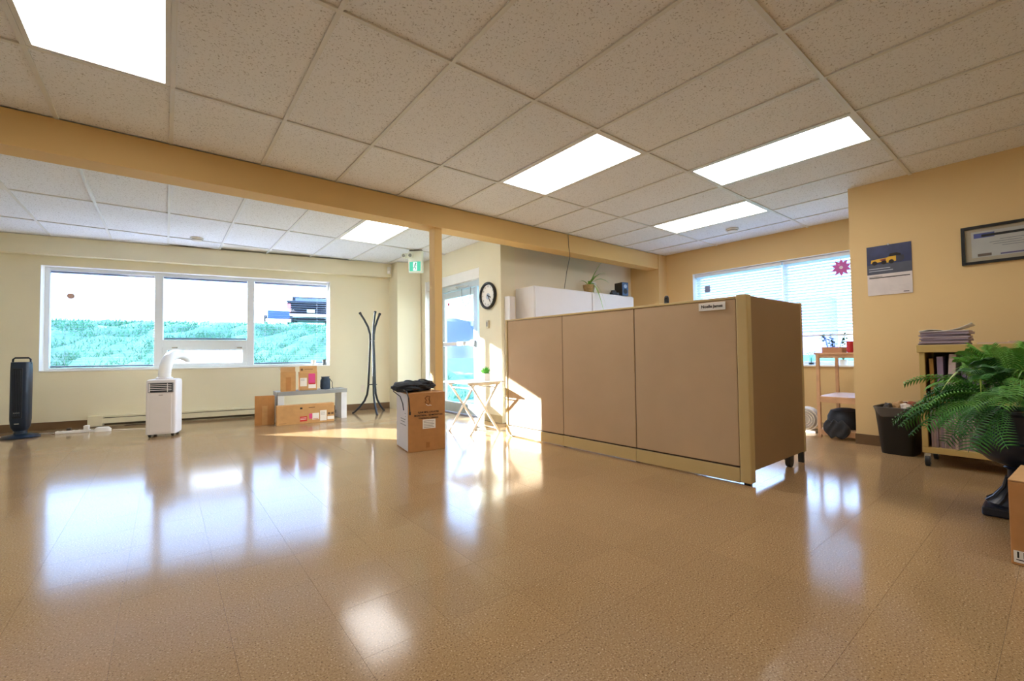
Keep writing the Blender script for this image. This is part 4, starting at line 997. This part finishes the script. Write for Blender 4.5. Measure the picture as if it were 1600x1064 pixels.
# magazines: lower row
rg = random.Random(21)
cols = ['A88F92', 'B59C98', '9A8690', 'C0AAA2', '8F7B84', 'B7A59C']
ms = [mat('magazine_'+c, c, .6, var=.08, scale=30) for c in cols]
y = CY1-.05; k = 0
while y > -.02:
    th = rg.uniform(.010, .02); h = rg.uniform(.27, .31); dp = rg.uniform(.20, .24)
    mg = thing('magazine', 'thin pale magazine standing in the lower row of the cart', 'magazine', (CX0+.03+rg.uniform(0, .02), y-th, .151), 0, 'magazines in the lower row of the cart')
    tl = rg.uniform(-.05, .12)
    mg.rotation_euler = (0 if k % 9 else 0, 0, 0)
    B(0, dp, 0, th*.82, 0, h).build('pages', ms[k % 6], mg, bevel=.001)
    B(-.002, dp, th*.82, th*.95, 0, h+.002).build('cover', ms[(k+2) % 6], mg)
    y -= th+.001; k += 1
# upper row: folders and binders
for yy, th, h, c, lean, nm in ((.665, .018, .32, 'A77E3C', -.02, 'tan folder at the left end of the upper row of the cart'), (.615, .03, .335, '8D7B93', .0, 'lavender binder in the upper row of the cart'), (.56, .035, .355, 'CDB7B4', .06, 'pale pink thick catalogue in the upper row of the cart'),
                        (.50, .02, .34, '6E5E78', .05, 'dark violet folder in the upper row of the cart'), (.46, .025, .35, 'A493A6', .03, 'light violet binder beside the dark folder on the cart'), (.40, .03, .33, '7A7480', .0, 'grey binder half hidden by the fern on the cart'), (.33, .03, .33, 'A99A96', .0, 'beige binder behind the fern on the cart')):
    t = thing('binder', nm, 'binder', (CX0+.04, yy, .531), 0)
    t.rotation_euler = (lean, 0, 0)
    B(0, .24, 0, th*.9, 0.004, h).build('pages', M_paper, t); mm = mat('binder_'+c, c, .5)
    B(-.003, .245, -.004, 0, 0.004, h+.004).build('cover', mm, t); B(-.003, .245, th*.9, th*.9+.004, 0.004, h+.004).build('cover', mm, t); B(-.004, 0, -.003, th*.9+.003, 0.004, h+.004).build('spine', mm, t)
# paper stack on cart
z = .9655; rg = random.Random(2)
for k, (th, c) in enumerate(((.012, '8A7F90'), (.016, '9C8FA0'), (.010, '6F6474'), (.014, '9A8C9A'), (.014, 'A99CA8'), (.012, '8E8090'), (.018, '9D90A0'), (.010, 'B5A9AE'))):
    t = thing('magazine', ['lowest', 'second', 'third', 'fourth', 'fifth', 'sixth', 'seventh', 'topmost closed'][k] + ' magazine from the bottom of the stack on the cart top' if k < 7 else 'topmost closed magazine of the stack on the cart top', 'magazine', (4.93+rg.uniform(-.01, .01), .60+rg.uniform(-.012, .012), z), rg.uniform(-.06, .06), 'stack on the cart top')
    B(-.105, .105, -.14, .14, 0.001, th-.002).build('pages', mat('stack_'+c, c, .6), t); B(-.107, .107, -.142, .142, th-.002, th).build('cover', M_paper if k == 7 else ms[k % 6], t)
    z += th+.0005
mb = MB(); vs = []
for i in range(15):
    q = i/14; yy = .14-.30*q; zz = .012*math.sin(PI*min(1, q*2)) if q < .5 else .055*((q-.5)*2)**1.8
    vs += [(-.11, yy, zz+.002), (.11, yy, zz*.7+.002)]
mb.add(vs, [(2*i, 2*i+1, 2*i+3, 2*i+2) for i in range(14)])
o = mb.build('curled_newsletter', M_paper, smooth=True, loc=(4.925, .605, z)); md = o.modifiers.new('t', 'SOLIDIFY'); md.thickness = .003; md.offset = 1
tag(o, 'curled white newsletter on top of the magazine stack', 'paper')
t = thing('open_brochure', 'flat pale brochure lying on the cart top beside the magazine stack', 'brochure', (4.95, .27, .9655), .1)
B(-.1, .1, -.15, .16, 0, .012).build('pages', mat('brochure_pink', 'C9AF9A', .6), t); B(-.102, .102, -.155, .0, .012, .02).build('cover', MATS['brochure_pink'], t)

# ---- fern in a pedestal urn
UX, UY = 3.74, .185
fn = thing('potted_fern', 'lush green fern in a dark pedestal urn at the right edge', 'plant', (UX, UY, 0))
M_urn = mat('urn_black', '1B2233', .35, var=.2, scale=6)
B(-.14, .14, -.14, .14, 0, .05).build('plinth', M_urn, fn, bevel=.01)
MB().lathe([(.13, .05), (.132, .065), (.10, .09), (.06, .15), (.047, .21), (.045, .25), (.06, .262), (.05, .275)], 28).build('pedestal', M_urn, fn, smooth=True)
for k in range(10):
    a = 2*PI*k/10; c, s_ = math.cos(a), math.sin(a)
    MB().tube([(r*c, r*s_, z) for r, z in ((.13, .06), (.10, .09), (.063, .15), (.05, .21))], [.016, .012, .009, .007], 6).build('flute', M_urn, fn, smooth=True)
MB().lathe([(.05, .27), (.12, .30), (.165, .345), (.185, .39), (.182, .41), (.165, .42), (.16, .44), (.17, .56), (.185, .575), (.185, .59), (.165, .59), (.155, .56)], 36).build('bowl', M_urn, fn, smooth=True)
MB().lathe([(.001, .565), (.165, .565)], 24, cap=False).build('soil', M_dirt, fn)
def fern_mat(name, c1, c2):
    m = mat(name, c1, .5, var=.25, scale=14)
    return m
M_f1, M_f2, M_f3 = fern_mat('fern_green', '3C7E2C', 0), fern_mat('fern_bright', '66A544', 0), fern_mat('fern_dark', '2A6426', 0)
M_f4 = fern_mat('fern_lime', '7DB452', 0)
def frond_mesh(L, up, droop, m, npair=22, wmax=.075):
    mb = MB(); pts = []
    for i in range(25):
        q = i/24; x = L*q*math.cos(up)*(1-.12*q*q); z = L*q*math.sin(up)-droop*L*q*q
        pts.append(Vector((x, 0, z)))
    mb.tube(pts[::3], [.0028*(1-i/10)+.0006 for i in range(len(pts[::3]))], 4, cap=False)
    for i in range(npair):
        q = .14+.85*i/npair; f_ = q*24; a = int(f_); p = pts[a].lerp(pts[min(a+1, 24)], f_-a)
        tg = (pts[min(a+1, 24)]-pts[max(a-1, 0)]).normalized(); nz = Vector((0, 1, 0)).cross(tg); nz = -nz if nz.z < 0 else nz
        ll = wmax*(math.sin(PI*min(1, .18+.80*(1-q)))**.8)*(1.0 if q > .25 else .75+q); wd = L*.85/npair*.31
        for sg in (-1, 1):
            side = (Vector((0, sg, 0))*.93+tg*.42).normalized()
            tip = p+side*ll-nz*ll*.22; mid = p+side*ll*.5+nz*ll*.04
            mb.add([p-tg*wd*.5, mid-tg*wd*.75+nz*-.002, tip, mid+tg*wd*.75, p+tg*wd*.5, mid+nz*.003], [(0, 1, 5), (1, 2, 5), (2, 3, 5), (3, 4, 5), (4, 0, 5)])
    return mb.mesh('frond', m, False)
FM = [frond_mesh(.44, .80, .55, M_f1, 18), frond_mesh(.46, .55, .55, M_f2, 18), frond_mesh(.40, .98, .50, M_f3, 17), frond_mesh(.46, .30, .50, M_f1, 19, .08), frond_mesh(.37, 1.1, .42, M_f2, 16), frond_mesh(.45, .1, .45, M_f3, 19, .08), frond_mesh(.32, 1.25, .3, M_f4, 16, .06)]
rg = random.Random(17)
for k in range(96):
    a = k*2.39996+rg.uniform(-.35, .35); lay = k/96
    v = [3, 5, 1, 0, 2, 4, 6][min(6, int(lay*7))] if rg.random() < .75 else rg.randrange(7)
    sc = rg.uniform(.80, 1.12)
    r = .10*(1-lay)+.03
    meshobj('frond', FM[v], fn, (r*math.cos(a), r*math.sin(a), 0.60+.17*lay), (rg.uniform(-.6, .6), rg.uniform(-.2, .25), a), (sc, sc, sc))
for k in range(46):
    a = k*2.39996+rg.uniform(-.3, .3); sc = rg.uniform(.78, 1.02)
    meshobj('frond', FM[(3, 5, 1, 3, 0)[k % 5]], fn, (.11*math.cos(a), .11*math.sin(a), .585+.05*rg.random()), (rg.uniform(-.7, .7), rg.uniform(-.05, .35), a), (sc, sc, sc))
M_str = mat('striped_leaf', 'A9C25A', .45, var=.25, scale=25); M_str2 = mat('striped_leaf_dark', '6E9E3C', .45, var=.2, scale=25)
sb = [blade_mesh(.34, .008, .55, 1.15, M_str, 'striped_blade'), blade_mesh(.30, .008, .9, 1.2, M_str2, 'striped_blade'), blade_mesh(.36, .007, 1.2, 1.1, M_str, 'striped_blade')]
for k in range(64):
    a = rg.uniform(0, 2*PI); c_ = (-.06, -.08) if k % 2 else (.03, .14)
    s_ = rg.uniform(.75, 1.1)
    meshobj('striped_blade', sb[k % 3], fn, (c_[0]+.03*math.cos(a), c_[1]+.03*math.sin(a), .74), (0, rg.uniform(-.3, .1), a), (s_, s_, s_))
# ---- carton at right edge
t = thing('cardboard_box', 'brown carton with a numbered white label at the lower right corner', 'box', (2.885, .178, 0), math.radians(-3))
B(0, .40, -.50, 0, 0, .355).build('body', M_card, t, bevel=.004)
B(.0, .40, -.25, .0, .357, .362).build('flap', M_card2, t)
B(.0, .40, -.50, -.255, .357, .362).build('flap', M_card, t)
B(-.0018, 0, -.16, -.008, .012, .062).build('white_label', M_paper, t)
lettering('118', .036, M_ink, t, (-.0024, -.012, .044), ROT_X, align='LEFT', bold=.001)
B(-.0026, -.0018, -.15, -.015, .022, .026).build('label_rule', M_ink, t)
